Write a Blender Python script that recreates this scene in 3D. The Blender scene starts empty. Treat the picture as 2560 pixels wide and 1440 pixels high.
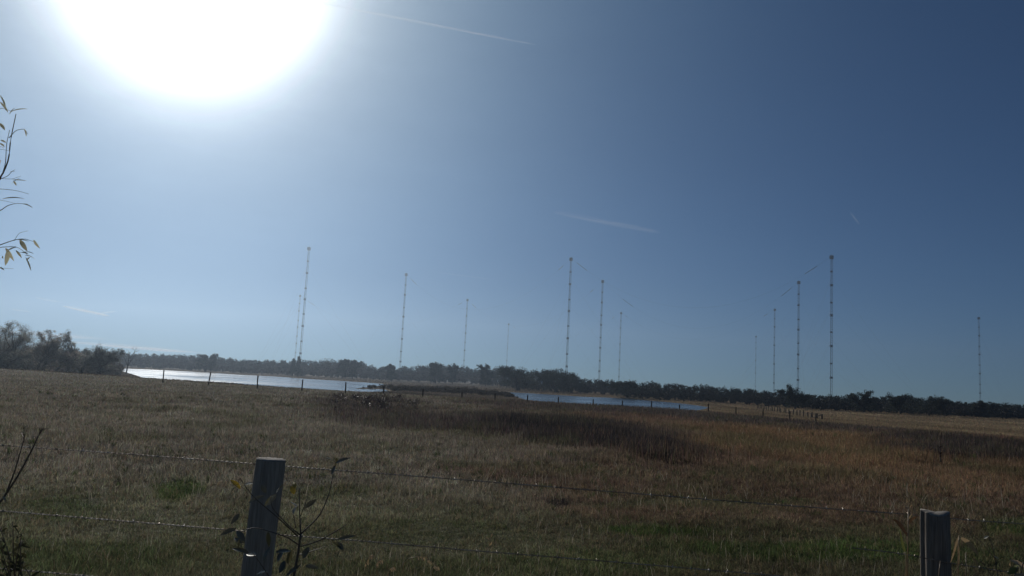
import bpy, math, random
import numpy as np
from mathutils import Vector, Matrix

# ------------------------------------------------------------------ camera
S = bpy.context.scene
F = 1985.0                       # focal length in photo pixels (2560 wide)
EYE = 1.9
PITCH, ROLL = math.radians(6.75), math.radians(2.9)
FW = np.array([0, math.cos(PITCH), math.sin(PITCH)])
U0 = np.array([0, -math.sin(PITCH), math.cos(PITCH)])
R0 = np.array([1.0, 0, 0])
UP = U0 * math.cos(ROLL) - R0 * math.sin(ROLL)
RT = R0 * math.cos(ROLL) + U0 * math.sin(ROLL)
cam = bpy.data.cameras.new('camera')
camo = bpy.data.objects.new('camera', cam)
S.collection.objects.link(camo)
S.camera = camo
cam.sensor_width = 36
cam.lens = 36 * F / 2560
cam.clip_start, cam.clip_end = 0.05, 90000
M = Matrix(((RT[0], UP[0], -FW[0], 0), (RT[1], UP[1], -FW[1], 0), (RT[2], UP[2], -FW[2], EYE), (0, 0, 0, 1)))
camo.matrix_world = M
C0 = np.array([0, 0, EYE])

def ray(px, py):
    return FW + RT * ((px - 1280) / F) + UP * ((720 - py) / F)
def at(px, py, D):               # point on a pixel's line of sight, D metres ahead on the ground
    d = ray(px, py); return C0 + d * (D / d[1])
def on_z(px, py, z):
    d = ray(px, py); return C0 + d * ((z - EYE) / d[2])
def hor(px):                     # eye level in the photo
    return 720 + F * math.tan(PITCH) / math.cos(ROLL) + (px - 1280) * math.tan(ROLL)
def project(x, y, z):
    v = np.stack([x, y, z - EYE], -1)
    w = v @ FW
    return 1280 + F * (v @ RT) / w, 720 - F * (v @ UP) / w

# ------------------------------------------------------------------ sky, sun, exposure
SUN = ray(482, -105); SUN = SUN / np.linalg.norm(SUN)
sel, saz = math.asin(SUN[2]), math.atan2(SUN[0], SUN[1])
AUR = 0.38
W = bpy.data.worlds.new('World'); S.world = W; W.use_nodes = True
nt = W.node_tree; nt.nodes.clear()
def N(t, **k):
    n = nt.nodes.new(t)
    for a, b in k.items(): setattr(n, a, b)
    return n
def math_(op, a, b=None):
    n = N('ShaderNodeMath', operation=op)
    for i, v in enumerate((a, b)):
        if v is None: continue
        if isinstance(v, (int, float)): n.inputs[i].default_value = v
        else: nt.links.new(v, n.inputs[i])
    return n.outputs[0]
sky = N('ShaderNodeTexSky', sky_type='NISHITA', sun_disc=False, sun_elevation=sel, sun_rotation=saz, altitude=0, air_density=0.6, dust_density=0.0, ozone_density=4.0)
bg = N('ShaderNodeBackground'); bg.inputs[1].default_value = 0.06
# the aureole round the sun: thin high haze scattering strongly forward
tc = N('ShaderNodeTexCoord')
dp = N('ShaderNodeVectorMath', operation='DOT_PRODUCT'); dp.inputs[1].default_value = tuple(SUN)
nm = N('ShaderNodeVectorMath', operation='NORMALIZE')
nt.links.new(tc.outputs['Generated'], nm.inputs[0]); nt.links.new(nm.outputs[0], dp.inputs[0])
ang = math_('ARCCOSINE', math_('MINIMUM', dp.outputs['Value'], 0.99999))
K = 0.03                          # what one unit of sky radiance comes to in the picture
g1 = math_('MULTIPLY', math_('EXPONENT', math_('MULTIPLY', math_('POWER', math_('DIVIDE', ang, math.radians(5.5)), 2.0), -1.0)), 5.0 / K)
cm = N('ShaderNodeCombineXYZ')
for i, (amp, wid) in enumerate(((2.5, 7.6), (2.18, 9.5), (1.75, 11.7))):
    e = math_('MULTIPLY', math_('EXPONENT', math_('DIVIDE', ang, -math.radians(wid))), AUR * amp / K)
    nt.links.new(math_('ADD', e, g1), cm.inputs[i])
add = N('ShaderNodeVectorMath', operation='ADD')
wb = N('ShaderNodeVectorMath', operation='MULTIPLY'); wb.inputs[1].default_value = (0.64, 0.87, 1.0)   # the camera's cool white balance
nt.links.new(sky.outputs[0], wb.inputs[0]); nt.links.new(wb.outputs[0], add.inputs[0]); # the high veil is uneven: long faint streaks of thicker and thinner haze
mpw = N('ShaderNodeMapping'); mpw.inputs['Rotation'].default_value = (0.3, 0.5, 0.4); mpw.inputs['Scale'].default_value = (2.2, 5.0, 9.0)
nzw = N('ShaderNodeTexNoise'); nzw.inputs['Scale'].default_value = 1.0; nzw.inputs['Detail'].default_value = 5; nzw.inputs['Roughness'].default_value = 0.55
nt.links.new(nm.outputs[0], mpw.inputs[0]); nt.links.new(mpw.outputs[0], nzw.inputs[0])
vl = math_('ADD', math_('MULTIPLY', nzw.outputs[0], 0.7), 0.65)
vsc = N('ShaderNodeVectorMath', operation='SCALE'); nt.links.new(cm.outputs[0], vsc.inputs[0]); nt.links.new(vl, vsc.inputs[3])
nt.links.new(vsc.outputs[0], add.inputs[1])
nt.links.new(add.outputs[0], bg.inputs[0])
wo = N('ShaderNodeOutputWorld'); nt.links.new(bg.outputs[0], wo.inputs[0])
sl = bpy.data.lights.new('sun', 'SUN'); sl.energy = 4.0; sl.angle = math.radians(0.5); sl.color = (1, 0.95, 0.88)
so = bpy.data.objects.new('sun', sl); S.collection.objects.link(so)
so.rotation_euler = Vector(-SUN).to_track_quat('-Z', 'Y').to_euler()
S.view_settings.view_transform = 'Standard'; S.view_settings.look = 'None'
S.view_settings.exposure = -1.0; S.view_settings.gamma = 1.0
cy = S.cycles
cy.max_bounces = 5; cy.diffuse_bounces = 2; cy.glossy_bounces = 2; cy.transmission_bounces = 3
cy.transparent_max_bounces = 8; cy.volume_bounces = 0; cy.use_denoising = True
HAZE_DENSITY = 0.00025

# ------------------------------------------------------------------ helpers
rng = np.random.default_rng(7)
random.seed(7)
COL = S.collection

def noise2(x, y, scale, seed=0):
    """smooth value noise in 0..1 over world metres"""
    t = np.random.default_rng(seed + 1000).random((256, 256))
    u, v = x / scale + 1000.3, y / scale + 1000.7
    i, j = np.floor(u).astype(int), np.floor(v).astype(int)
    a, b = u - i, v - j
    a, b = a * a * (3 - 2 * a), b * b * (3 - 2 * b)
    g = lambda p, q: t[p % 256, q % 256]
    return (g(i, j) * (1 - a) * (1 - b) + g(i + 1, j) * a * (1 - b) + g(i, j + 1) * (1 - a) * b + g(i + 1, j + 1) * a * b)
def fbm(x, y, scale, seed=0, oct=3):
    s, w, r = 0, 0, 1.0
    for k in range(oct):
        s = s + noise2(x, y, scale / 2 ** k, seed + k) * r; w += r; r *= 0.55
    return s / w
def sstep(a, b, x):
    t = np.clip((x - a) / (b - a), 0, 1); return t * t * (3 - 2 * t)

def mesh_np(name, V, faces, col=None, smooth=False):
    """faces: list of int arrays (n,k)"""
    me = bpy.data.meshes.new(name)
    V = np.asarray(V, dtype=np.float32)
    me.vertices.add(len(V)); me.vertices.foreach_set('co', V.ravel())
    faces = [np.asarray(f, dtype=np.int32) for f in faces if len(f)]
    loops = np.concatenate([f.ravel() for f in faces])
    tot = np.concatenate([np.full(len(f), f.shape[1], dtype=np.int32) for f in faces])
    st = np.concatenate([[0], np.cumsum(tot)[:-1]]).astype(np.int32)
    me.loops.add(len(loops)); me.loops.foreach_set('vertex_index', loops)
    me.polygons.add(len(tot)); me.polygons.foreach_set('loop_start', st); me.polygons.foreach_set('loop_total', tot)
    if smooth: me.polygons.foreach_set('use_smooth', np.ones(len(tot), dtype=bool))
    if col is not None:
        a = me.color_attributes.new('tint', 'FLOAT_COLOR', 'POINT')
        c = np.ones((len(V), 4), dtype=np.float32); c[:, :3] = col
        a.data.foreach_set('color', c.ravel())
    me.update(calc_edges=True); me.validate()
    return me

def link(name, me, mat=None, parent=None, loc=None):
    o = bpy.data.objects.new(name, me); COL.objects.link(o)
    if mat is not None: me.materials.append(mat)
    if parent is not None: o.parent = parent
    if loc is not None: o.location = loc
    return o
def tag(o, label=None, cat=None, group=None, kind=None):
    if label: o['label'] = label
    if cat: o['category'] = cat
    if group: o['group'] = group
    if kind: o['kind'] = kind
    return o
def empty(name, loc, label, cat, group=None, rz=0.0):
    o = bpy.data.objects.new(name, None); COL.objects.link(o)
    o.location = tuple(loc); o.rotation_euler.z = rz; o.empty_display_size = 0.3
    return tag(o, label, cat, group)

class MB:
    """collects shapes of one mesh"""
    def __init__(s): s.V, s.Q, s.T, s.n = [], [], [], 0
    def add(s, V, quads=(), tris=()):
        V = np.asarray(V, float)
        if len(quads): s.Q.append(np.asarray(quads) + s.n)
        if len(tris): s.T.append(np.asarray(tris) + s.n)
        s.V.append(V); s.n += len(V)
    def tube(s, pts, rad, n=6, cap=True):
        P = np.asarray(pts, float); k = len(P)
        rad = np.full(k, rad, float) if np.isscalar(rad) else np.asarray(rad, float)
        T = np.gradient(P, axis=0); T /= np.linalg.norm(T, axis=1)[:, None] + 1e-12
        a = np.array([0, 0, 1.0]) if abs(T[0][2]) < 0.9 else np.array([1.0, 0, 0])
        X = np.cross(T, a); X /= np.linalg.norm(X, axis=1)[:, None] + 1e-12
        Y = np.cross(T, X)
        th = np.arange(n) * 2 * math.pi / n
        V = P[:, None] + rad[:, None, None] * (X[:, None] * np.cos(th)[None, :, None] + Y[:, None] * np.sin(th)[None, :, None])
        V = V.reshape(-1, 3)
        i = np.arange(k - 1)[:, None] * n; j = np.arange(n)[None]; j2 = (j + 1) % n
        Q = np.stack([i + j, i + j2, i + n + j2, i + n + j], -1).reshape(-1, 4)
        T3 = []
        if cap:
            V = np.concatenate([V, P[:1], P[-1:]])
            c0, c1 = k * n, k * n + 1
            T3 = [(c0, (q + 1) % n, q) for q in range(n)] + [(c1, (k - 1) * n + q, (k - 1) * n + (q + 1) % n) for q in range(n)]
        s.add(V, Q, T3)
    def box(s, c, h):
        c, h = np.asarray(c, float), np.asarray(h, float)
        V = np.array([[x, y, z] for x in (-1, 1) for y in (-1, 1) for z in (-1, 1)]) * h + c
        s.add(V, [(0, 1, 3, 2), (4, 6, 7, 5), (0, 4, 5, 1), (2, 3, 7, 6), (0, 2, 6, 4), (1, 5, 7, 3)])
    def mesh(s, name, smooth=True):
        fs = []
        if s.Q: fs.append(np.concatenate(s.Q))
        if s.T: fs.append(np.concatenate(s.T))
        return mesh_np(name, np.concatenate(s.V), fs, smooth=smooth)

# ------------------------------------------------------------------ materials
def mat(name):
    m = bpy.data.materials.new(name); m.use_nodes = True; m.node_tree.nodes.clear(); return m
def mnodes(m):
    t = m.node_tree
    def n(ty, **k):
        x = t.nodes.new(ty)
        for a, b in k.items(): setattr(x, a, b)
        return x
    return t, n, lambda a, b: t.links.new(a, b)
def simple(name, c1, c2=None, scale=3.0, rough=0.8, metal=0.0, bump=0.0, spec=0.3, stretch=(1, 1, 1)):
    m = mat(name); t, n, L = mnodes(m)
    o = n('ShaderNodeOutputMaterial'); p = n('ShaderNodeBsdfPrincipled'); L(p.outputs[0], o.inputs[0])
    p.inputs['Roughness'].default_value = rough; p.inputs['Metallic'].default_value = metal
    p.inputs['Specular IOR Level'].default_value = spec
    p.inputs['Base Color'].default_value = (*c1, 1)
    if c2:
        tc = n('ShaderNodeTexCoord'); mp = n('ShaderNodeMapping'); mp.inputs['Scale'].default_value = stretch
        ns = n('ShaderNodeTexNoise'); ns.inputs['Scale'].default_value = scale; ns.inputs['Detail'].default_value = 6
        L(tc.outputs['Object'], mp.inputs[0]); L(mp.outputs[0], ns.inputs[0])
        r = n('ShaderNodeValToRGB'); r.color_ramp.elements[0].position = 0.32; r.color_ramp.elements[1].position = 0.68
        r.color_ramp.elements[0].color = (*c1, 1); r.color_ramp.elements[1].color = (*c2, 1)
        L(ns.outputs[0], r.inputs[0]); L(r.outputs[0], p.inputs['Base Color'])
        if bump:
            b = n('ShaderNodeBump'); b.inputs['Strength'].default_value = bump; b.inputs['Distance'].default_value = 0.006
            L(ns.outputs[0], b.inputs['Height']); L(b.outputs[0], p.inputs['Normal'])
    return m
def leafy(name, transl=0.35, gloss=0.06, rough=0.45, tint=None):
    """blade / leaf: diffuse + translucent + a little sheen; colour from the mesh's own tint or fixed"""
    m = mat(name); t, n, L = mnodes(m)
    o = n('ShaderNodeOutputMaterial')
    d = n('ShaderNodeBsdfDiffuse'); tr = n('ShaderNodeBsdfTranslucent'); g = n('ShaderNodeBsdfGlossy')
    g.inputs['Roughness'].default_value = rough; g.inputs['Color'].default_value = (0.8, 0.8, 0.78, 1)
    if tint is None:
        a = n('ShaderNodeAttribute', attribute_name='tint'); c = a.outputs['Color']
        L(c, d.inputs[0]); L(c, tr.inputs[0])
    else:
        ns = n('ShaderNodeTexNoise'); ns.inputs['Scale'].default_value = 9.0
        tc = n('ShaderNodeTexCoord'); L(tc.outputs['Object'], ns.inputs[0])
        mx = n('ShaderNodeMix', data_type='RGBA'); mx.inputs[6].default_value = (*tint, 1)
        mx.inputs[7].default_value = (tint[0] * 1.7, tint[1] * 1.35, tint[2], 1)
        L(ns.outputs[0], mx.inputs[0]); L(mx.outputs[2], d.inputs[0]); L(mx.outputs[2], tr.inputs[0])
    m1 = n('ShaderNodeMixShader'); m1.inputs[0].default_value = transl; L(d.outputs[0], m1.inputs[1]); L(tr.outputs[0], m1.inputs[2])
    m2 = n('ShaderNodeMixShader'); m2.inputs[0].default_value = gloss; L(m1.outputs[0], m2.inputs[1]); L(g.outputs[0], m2.inputs[2])
    L(m2.outputs[0], o.inputs[0]); return m

MT_GRASS = leafy('grass_blades', 0.42, 0.02, 0.5)
MT_FOL = leafy('foliage', 0.25, 0.02, 0.5)
MT_WILLOW = leafy('willow_foliage', 0.6, 0.03, 0.5)
MT_BARK = simple('bark', (0.05, 0.042, 0.035), (0.10, 0.085, 0.07), 4, 0.9)
MT_MAST = simple('mast_steel', (0.022, 0.025, 0.03), (0.034, 0.036, 0.04), 0.3, 0.9, 0.0, 0.0, 0.0)
MT_CABLE = simple('cable_steel', (0.07, 0.07, 0.075), None, 1, 0.5, 0.6)
MT_INS = simple('insulator_ceramic', (0.05, 0.04, 0.035), None, 1, 0.35)
MT_POST = simple('weathered_post', (0.16, 0.135, 0.115), (0.30, 0.262, 0.225), 130, 0.95, 0, 0.55, 0.05, (1, 1, 0.06))
MT_POST_PALE = simple('glare_pale_post', (0.26, 0.225, 0.19), (0.42, 0.37, 0.32), 130, 0.95, 0, 0.45, 0.05, (1, 1, 0.06))  # post wood lightened to take in the glare over the left post
MT_ENDG = simple('post_end_grain', (0.26, 0.23, 0.19), (0.40, 0.36, 0.30), 30, 0.9, 0, 0.3)
MT_FARPOST = simple('far_post_wood', (0.03, 0.026, 0.022), (0.06, 0.05, 0.04), 5, 0.9)
MT_WIRE = simple('galvanised_wire', (0.38, 0.37, 0.35), (0.18, 0.13, 0.10), 20, 0.36, 0.85)
MT_STEM = simple('sapling_bark', (0.09, 0.07, 0.055), (0.17, 0.125, 0.09), 40, 0.55, 0, 0, 0.4)

# ------------------------------------------------------------------ terrain
WATER = -2.2
BROW_PX = [-700, 0, 640, 1200, 1640, 1850, 2055, 2200, 2560, 3200]
BROW_D = [130, 124, 90, 82, 80, 68, 58, 54, 47, 40]
POND_L = [(-60, 914), (60, 914.5), (140, 915), (265, 919), (300, 921), (410, 925.5), (520, 931), (600, 937), (700, 942), (775, 948), (850, 952), (912, 956), (959, 960), (960, 963),
          (925, 968), (880, 972), (960, 973), (975, 978), (860, 984), (640, 975), (400, 960), (340, 938), (300, 926), (240, 921), (140, 918), (-60, 917)]
POND_R = [(1248, 979), (1270, 980), (1300, 982), (1380, 986), (1456, 992), (1520, 994), (1581, 997), (1625, 1001), (1669, 1005), (1705, 1009), (1745, 1014), (1775, 1019), (1740, 1027),
          (1600, 1028), (1450, 1016), (1320, 1002), (1290, 991)]
def poly_world(P):
    return np.array([on_z(a, b, WATER)[:2] for a, b in P])
PONDS = [poly_world(POND_L), poly_world(POND_R)]
def sdist(x, y, P):
    d = np.full(x.shape, 1e9); ins = np.zeros(x.shape, bool)
    for k in range(len(P)):
        a, b = P[k], P[(k + 1) % len(P)]
        e = b - a
        t = np.clip(((x - a[0]) * e[0] + (y - a[1]) * e[1]) / (e @ e + 1e-9), 0, 1)
        d = np.minimum(d, np.hypot(x - a[0] - t * e[0], y - a[1] - t * e[1]))
        c = ((a[1] > y) != (b[1] > y)) & (x < (b[0] - a[0]) * (y - a[1]) / (b[1] - a[1] + 1e-12) + a[0])
        ins ^= c
    return np.where(ins, -d, d)
def height(x, y):
    x, y = np.asarray(x, float), np.asarray(y, float)
    D = np.hypot(x, y)
    bx = np.interp(1280 + F * x / np.maximum(y, 1e-3), BROW_PX, BROW_D)
    bx = np.where(y <= 1, 90, bx)
    Dy = np.maximum(y, 0) + np.where(y <= 1, D, 0)
    z = -2.05 * sstep(bx - 3, bx + 48, Dy)
    z = z + 0.42 * (1 - sstep(4.2, 7.5, D))
    bump = (fbm(x, y, 5, 3) - 0.5) * 0.22 + (fbm(x, y, 28, 9) - 0.5) * 0.30
    z = z + bump * sstep(6, 14, D) * (1 - 0.8 * sstep(38, 72, D))
    sd = np.minimum(sdist(x, y, PONDS[0]), sdist(x, y, PONDS[1]))
    far = D > 105
    z = np.where(far & (sd < 12), np.minimum(z, WATER + np.clip(sd * 0.03, -1.2, 0.16)), z)
    return z
def ground_at(x, y): return float(height(np.array([x]), np.array([y]))[0])

az = np.concatenate([np.arange(-180, -42, 6), np.arange(-42, 42, 0.14), np.arange(42, 180, 6)])
az = np.radians(az); rr = 0.4 * 1.0245 ** np.arange(369)
A, R = np.meshgrid(az, rr, indexing='ij')
X, Y = R * np.sin(A), R * np.cos(A)
Z = height(X, Y)
na, nr = A.shape
V = np.stack([X, Y, Z], -1).reshape(-1, 3)
i = np.arange(na)[:, None]; j = np.arange(nr - 1)[None]; i2 = (i + 1) % na
Q = np.stack([i * nr + j, i * nr + j + 1, i2 * nr + j + 1, i2 * nr + j], -1).reshape(-1, 4)
V = np.concatenate([V, [[0, 0, ground_at(0.01, 0.01)]]])
T = np.stack([np.arange(na) * nr, (np.arange(na) + 1) % na * nr, np.full(na, na * nr)], -1)

# colour zones of the field, shared by the soil and the blades.  (px, py, rx, ry, slope) locates each patch on the ground
GREY_BROWN, WARM, GOLD, DARK, GREEN, OLIVE, RED, TAN, DUSK = [np.array(c) for c in (  # first tone is dry grass, paled for lens glare on the left
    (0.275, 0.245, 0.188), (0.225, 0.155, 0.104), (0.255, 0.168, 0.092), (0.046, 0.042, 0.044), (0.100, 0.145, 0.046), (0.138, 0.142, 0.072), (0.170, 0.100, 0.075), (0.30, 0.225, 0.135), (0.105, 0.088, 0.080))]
PATCH = [  # px, py, rx, ry, slope, colour, strength, height, sharp
    (1430, 1090, 330, 36, 0.13, DARK, 1.0, 0.62), (1640, 1140, 130, 22, 0.12, DARK, 0.9, 0.50), (930, 1026, 170, 38, 0.05, DUSK, 0.8, 0.40), (1080, 1058, 200, 20, 0.12, DUSK, 0.8, 0.42),
    (1600, 1026, 480, 20, 0.055, DUSK, 0.9, 0.34), (1950, 1050, 420, 22, 0.07, DUSK, 0.9, 0.34), (2400, 1125, 240, 36, 0.08, DARK, 0.85, 0.45), (2480, 1085, 200, 22, 0.1, RED, 0.6, 0.30),
    (2300, 1205, 90, 12, 0.05, DARK, 0.8, 0.22), (1700, 1066, 260, 16, 0.1, RED, 0.7, 0.35), (1560, 1055, 200, 14, 0.08, WARM, 0.8, 0.35), (2000, 1115, 330, 42, 0.1, GOLD, 0.8, 0.36),
    (2350, 1190, 400, 40, 0.03, GOLD, 0.6, 0.26), (1500, 1200, 420, 34, 0.06, WARM, 0.7, 0.20), (1800, 1265, 480, 45, 0.03, WARM, 0.6, 0.16), (300, 1040, 600, 60, 0.04, GREY_BROWN, 0.6, 0.20),
    (440, 1232, 75, 18, 0.0, GREEN, 0.9, 0.14), (200, 1270, 90, 22, 0, GREEN, 0.5, 0.12), (1680, 1342, 190, 22, 0, GREEN, 1.0, 0.13), (2150, 1395, 520, 26, 0, GREEN, 0.9, 0.13), (1000, 1330, 260, 40, 0, OLIVE, 0.8, 0.11),
    (1250, 1440, 600, 40, 0, GREEN, 0.5, 0.13), (150, 1400, 400, 60, 0, GREEN, 0.6, 0.12), (830, 1240, 120, 22, 0, OLIVE, 0.8, 0.12), (2540, 1310, 140, 22, 0, GREEN, 0.9, 0.14), (1410, 1250, 40, 10, 0, DARK, 0.9, 0.16), (1750, 1250, 300, 12, 0, OLIVE, .7, .13)]
def zones(x, y):
    """tint and sward height at ground points"""
    D = np.hypot(x, y)
    px, py = project(x, y, np.zeros_like(x))
    wob = (fbm(x, y, 3.0, 21) - 0.5)
    px = px + wob * 260; py = py + (fbm(x, y, 4.0, 27) - 0.5) * 900 / np.maximum(D, 6)
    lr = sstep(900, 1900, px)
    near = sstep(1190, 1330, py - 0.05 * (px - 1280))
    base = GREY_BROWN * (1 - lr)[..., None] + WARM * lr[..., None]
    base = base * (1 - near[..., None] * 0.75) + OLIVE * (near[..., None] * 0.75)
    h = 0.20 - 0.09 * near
    base = base * (1 + 0.35 * (1 - lr) * near)[..., None]  # left foreground lightened to paint in the lens glare
    for cx, cyy, rx, ry, sl_, c, st, hh in PATCH:
        e = ((px - cx) / rx) ** 2 + ((py - cyy - sl_ * (px - cx)) / ry) ** 2
        w = st * (1 - sstep(0.45, 1.35, e))
        base = base * (1 - w[..., None]) + c * w[..., None]; h = h * (1 - w) + hh * w
    bxx = np.interp(1280 + F * x / np.maximum(y, 1.0), BROW_PX, BROW_D); far = sstep(bxx + 2, bxx + 14, y)
    base = base * (1 - far[..., None]) + TAN * far[..., None]; h = h * (1 - far) + 0.30 * far
    m1 = fbm(x, y, 1.1, 41); m2 = fbm(x, y, 6, 47)
    base = base * (0.30 + 0.85 * m1 + 0.55 * m2)[..., None]
    gr = sstep(0.50, 0.72, fbm(x, y, 2.2, 55)) * (1 - far) * 0.45
    base = base * (1 - gr[..., None]) + OLIVE * gr[..., None]
    return base, h * (0.55 + 0.9 * fbm(x, y, 1.7, 61))
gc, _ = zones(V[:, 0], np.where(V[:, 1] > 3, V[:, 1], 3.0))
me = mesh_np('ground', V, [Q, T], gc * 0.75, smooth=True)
MT_SOIL = mat('meadow_soil'); t, n, L = mnodes(MT_SOIL)
o_ = n('ShaderNodeOutputMaterial'); p = n('ShaderNodeBsdfPrincipled'); L(p.outputs[0], o_.inputs[0]); p.inputs['Roughness'].default_value = 0.95; p.inputs['Specular IOR Level'].default_value = 0.05
a = n('ShaderNodeAttribute', attribute_name='tint'); ns = n('ShaderNodeTexNoise'); ns.inputs['Scale'].default_value = 6; ns.inputs['Detail'].default_value = 8
tcn = n('ShaderNodeTexCoord'); L(tcn.outputs['Object'], ns.inputs[0])
mr = n('ShaderNodeMapRange'); mr.inputs[1].default_value = 0.3; mr.inputs[2].default_value = 0.7; mr.inputs[3].default_value = 0.45; mr.inputs[4].default_value = 1.3; L(ns.outputs[0], mr.inputs[0])
vm = n('ShaderNodeVectorMath', operation='SCALE'); L(a.outputs['Color'], vm.inputs[0]); L(mr.outputs[0], vm.inputs[3]); L(vm.outputs[0], p.inputs['Base Color'])
bp = n('ShaderNodeBump'); bp.inputs['Strength'].default_value = 0.8; bp.inputs['Distance'].default_value = 0.1; L(ns.outputs[0], bp.inputs['Height']); L(bp.outputs[0], p.inputs['Normal'])
tag(link('ground', me, MT_SOIL), 'brown and olive pasture ground running down to the water', kind='structure')

# water sheet lying in the two hollows
MT_WATER = mat('lake_water'); t, n, L = mnodes(MT_WATER)
o_ = n('ShaderNodeOutputMaterial'); p = n('ShaderNodeBsdfPrincipled'); L(p.outputs[0], o_.inputs[0])
p.inputs['Base Color'].default_value = (0.02, 0.03, 0.035, 1); p.inputs['Roughness'].default_value = 0.15; p.inputs['IOR'].default_value = 1.33
tcn = n('ShaderNodeTexCoord'); mp = n('ShaderNodeMapping'); mp.inputs['Scale'].default_value = (0.35, 1.0, 1); L(tcn.outputs['Object'], mp.inputs[0])
ns = n('ShaderNodeTexNoise'); ns.inputs['Scale'].default_value = 0.9; ns.inputs['Detail'].default_value = 5; L(mp.outputs[0], ns.inputs[0])
mp2 = n('ShaderNodeMapping'); mp2.inputs['Scale'].default_value = (0.02, 0.07, 1); L(tcn.outputs['Object'], mp2.inputs[0])
n2 = n('ShaderNodeTexNoise'); n2.inputs['Scale'].default_value = 1.0; n2.inputs['Detail'].default_value = 4; L(mp2.outputs[0], n2.inputs[0])
rr2 = n('ShaderNodeMapRange'); rr2.inputs[1].default_value = 0.35; rr2.inputs[2].default_value = 0.65; rr2.inputs[3].default_value = 0.06; rr2.inputs[4].default_value = 0.26; L(n2.outputs[0], rr2.inputs[0]); L(rr2.outputs[0], p.inputs['Roughness'])
bp = n('ShaderNodeBump'); bp.inputs['Strength'].default_value = 0.45; bp.inputs['Distance'].default_value = 0.26; L(ns.outputs[0], bp.inputs['Height']); L(bp.outputs[0], p.inputs['Normal'])
wm = mesh_np('water', [(-700, 100, WATER), (300, 100, WATER), (300, 1100, WATER), (-700, 1100, WATER)], [[(0, 1, 2, 3)]])
tag(link('water', wm, MT_WATER), 'pale blue shallow lake reflecting the sky', kind='structure')

# ------------------------------------------------------------------ grass (nobody could count it)
def blades(x, y, h, w, tint, lean=0.35, five=True, z=None, droop=0.0):
    n = len(x); r = rng
    z = height(x, y) - 0.015 if z is None else z
    th = r.uniform(0, 2 * math.pi, n); la = r.uniform(0, 1, n) * lean
    dx, dy = np.cos(th) * la * h, np.sin(th) * la * h
    fa = r.uniform(-0.9, 0.9, n)                      # facing, roughly across the wind
    wx, wy = np.cos(fa) * w / 2, np.sin(fa) * w / 2
    b = np.stack([x, y, z], -1)
    s = np.stack([wx, wy, np.zeros(n)], -1)
    tip = b + np.stack([dx, dy, h * (1 - 0.3 * la)], -1)
    if five:
        mid = b + np.stack([dx * 0.35, dy * 0.35, h * 0.55], -1)
        V = np.stack([b - s, b + s, mid + s * 0.8, mid - s * 0.8, tip], 1).reshape(-1, 3)
        k = np.arange(n)[:, None] * 5
        Q = k + np.array([[0, 1, 2, 3]]); T = k + np.array([[3, 2, 4]]); c = np.repeat(tint, 5, 0)
        return V, Q, T, c
    V = np.stack([b - s, b + s, tip], 1).reshape(-1, 3)
    k = np.arange(n)[:, None] * 3
    return V, np.zeros((0, 4), int), k + np.array([[0, 1, 2]]), np.repeat(tint, 3, 0)
def join(parts):
    V, Q, T, C, o = [], [], [], [], 0
    for v, q, t, c in parts:
        V.append(v); C.append(c)
        if len(q): Q.append(q + o)
        if len(t): T.append(t + o)
        o += len(v)
    f = []
    if Q: f.append(np.concatenate(Q))
    if T: f.append(np.concatenate(T))
    return np.concatenate(V), f, np.concatenate(C)
def scatter(n, d0, d1, amax=36.0, k=1.0):
    """blades thin out with distance as the eye needs fewer"""
    q = rng.random(n); D = 1 / (1 / d0 + (1 / d1 - 1 / d0) * q) if k == 1 else (d0 ** (1 - k) + q * (d1 ** (1 - k) - d0 ** (1 - k))) ** (1 / (1 - k))
    a = np.radians(rng.uniform(-amax, amax, n))
    return D * np.sin(a), D * np.cos(a)
def colour_jitter(c, lo=0.55, hi=1.5):
    n = len(c); f = rng.uniform(lo, hi, n)[:, None]; hue = rng.normal(0, 0.08, (n, 3))
    c = c * f * (1 + hue)
    dead = rng.random(n) < 0.10; c[dead] = c[dead] * 0.4 + np.array([0.20, 0.15, 0.09]) * rng.uniform(0.5, 1.0, (dead.sum(), 1))
    return np.clip(c, 0.004, 0.6)

parts = []
x, y = scatter(520000, 5.2, 34); D = np.hypot(x, y)
keep = rng.random(len(x)) < 1 - sstep(20, 34, D); x, y, D = x[keep], y[keep], D[keep]
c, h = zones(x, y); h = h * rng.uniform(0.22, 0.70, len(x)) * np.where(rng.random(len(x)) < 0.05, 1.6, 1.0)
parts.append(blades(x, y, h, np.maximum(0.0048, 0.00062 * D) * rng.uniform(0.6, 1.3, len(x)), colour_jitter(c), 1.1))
x, y = scatter(430000, 17, 165); D = np.hypot(x, y)
keep = rng.random(len(x)) < sstep(17, 32, D); x, y, D = x[keep], y[keep], D[keep]
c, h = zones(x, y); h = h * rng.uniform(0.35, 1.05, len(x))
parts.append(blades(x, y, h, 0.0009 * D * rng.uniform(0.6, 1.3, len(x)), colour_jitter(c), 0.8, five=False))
n = 15000                                          # tussocks: blades fanning out of one root
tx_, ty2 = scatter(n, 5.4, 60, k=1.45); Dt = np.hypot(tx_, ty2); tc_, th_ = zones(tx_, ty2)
kind = rng.random(n); tc_ = tc_ * rng.uniform(0.6, 1.7, (n, 1))
straw = kind < 0.35; tc_[straw] = tc_[straw] * 0.5 + np.array([0.20, 0.15, 0.09]) * rng.uniform(.4, 1.1, (straw.sum(), 1))
grn = (kind > 0.88); tc_[grn] = np.array([0.09, 0.12, 0.045]) * rng.uniform(.6, 1.2, (grn.sum(), 1))
per_ = 20; ro = np.repeat(rng.uniform(.04, .16, n), per_) * rng.random(n * per_) ** .5; ra = rng.uniform(0, 2 * math.pi, n * per_)
x, y = np.repeat(tx_, per_) + ro * np.cos(ra), np.repeat(ty2, per_) + ro * np.sin(ra)
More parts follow.
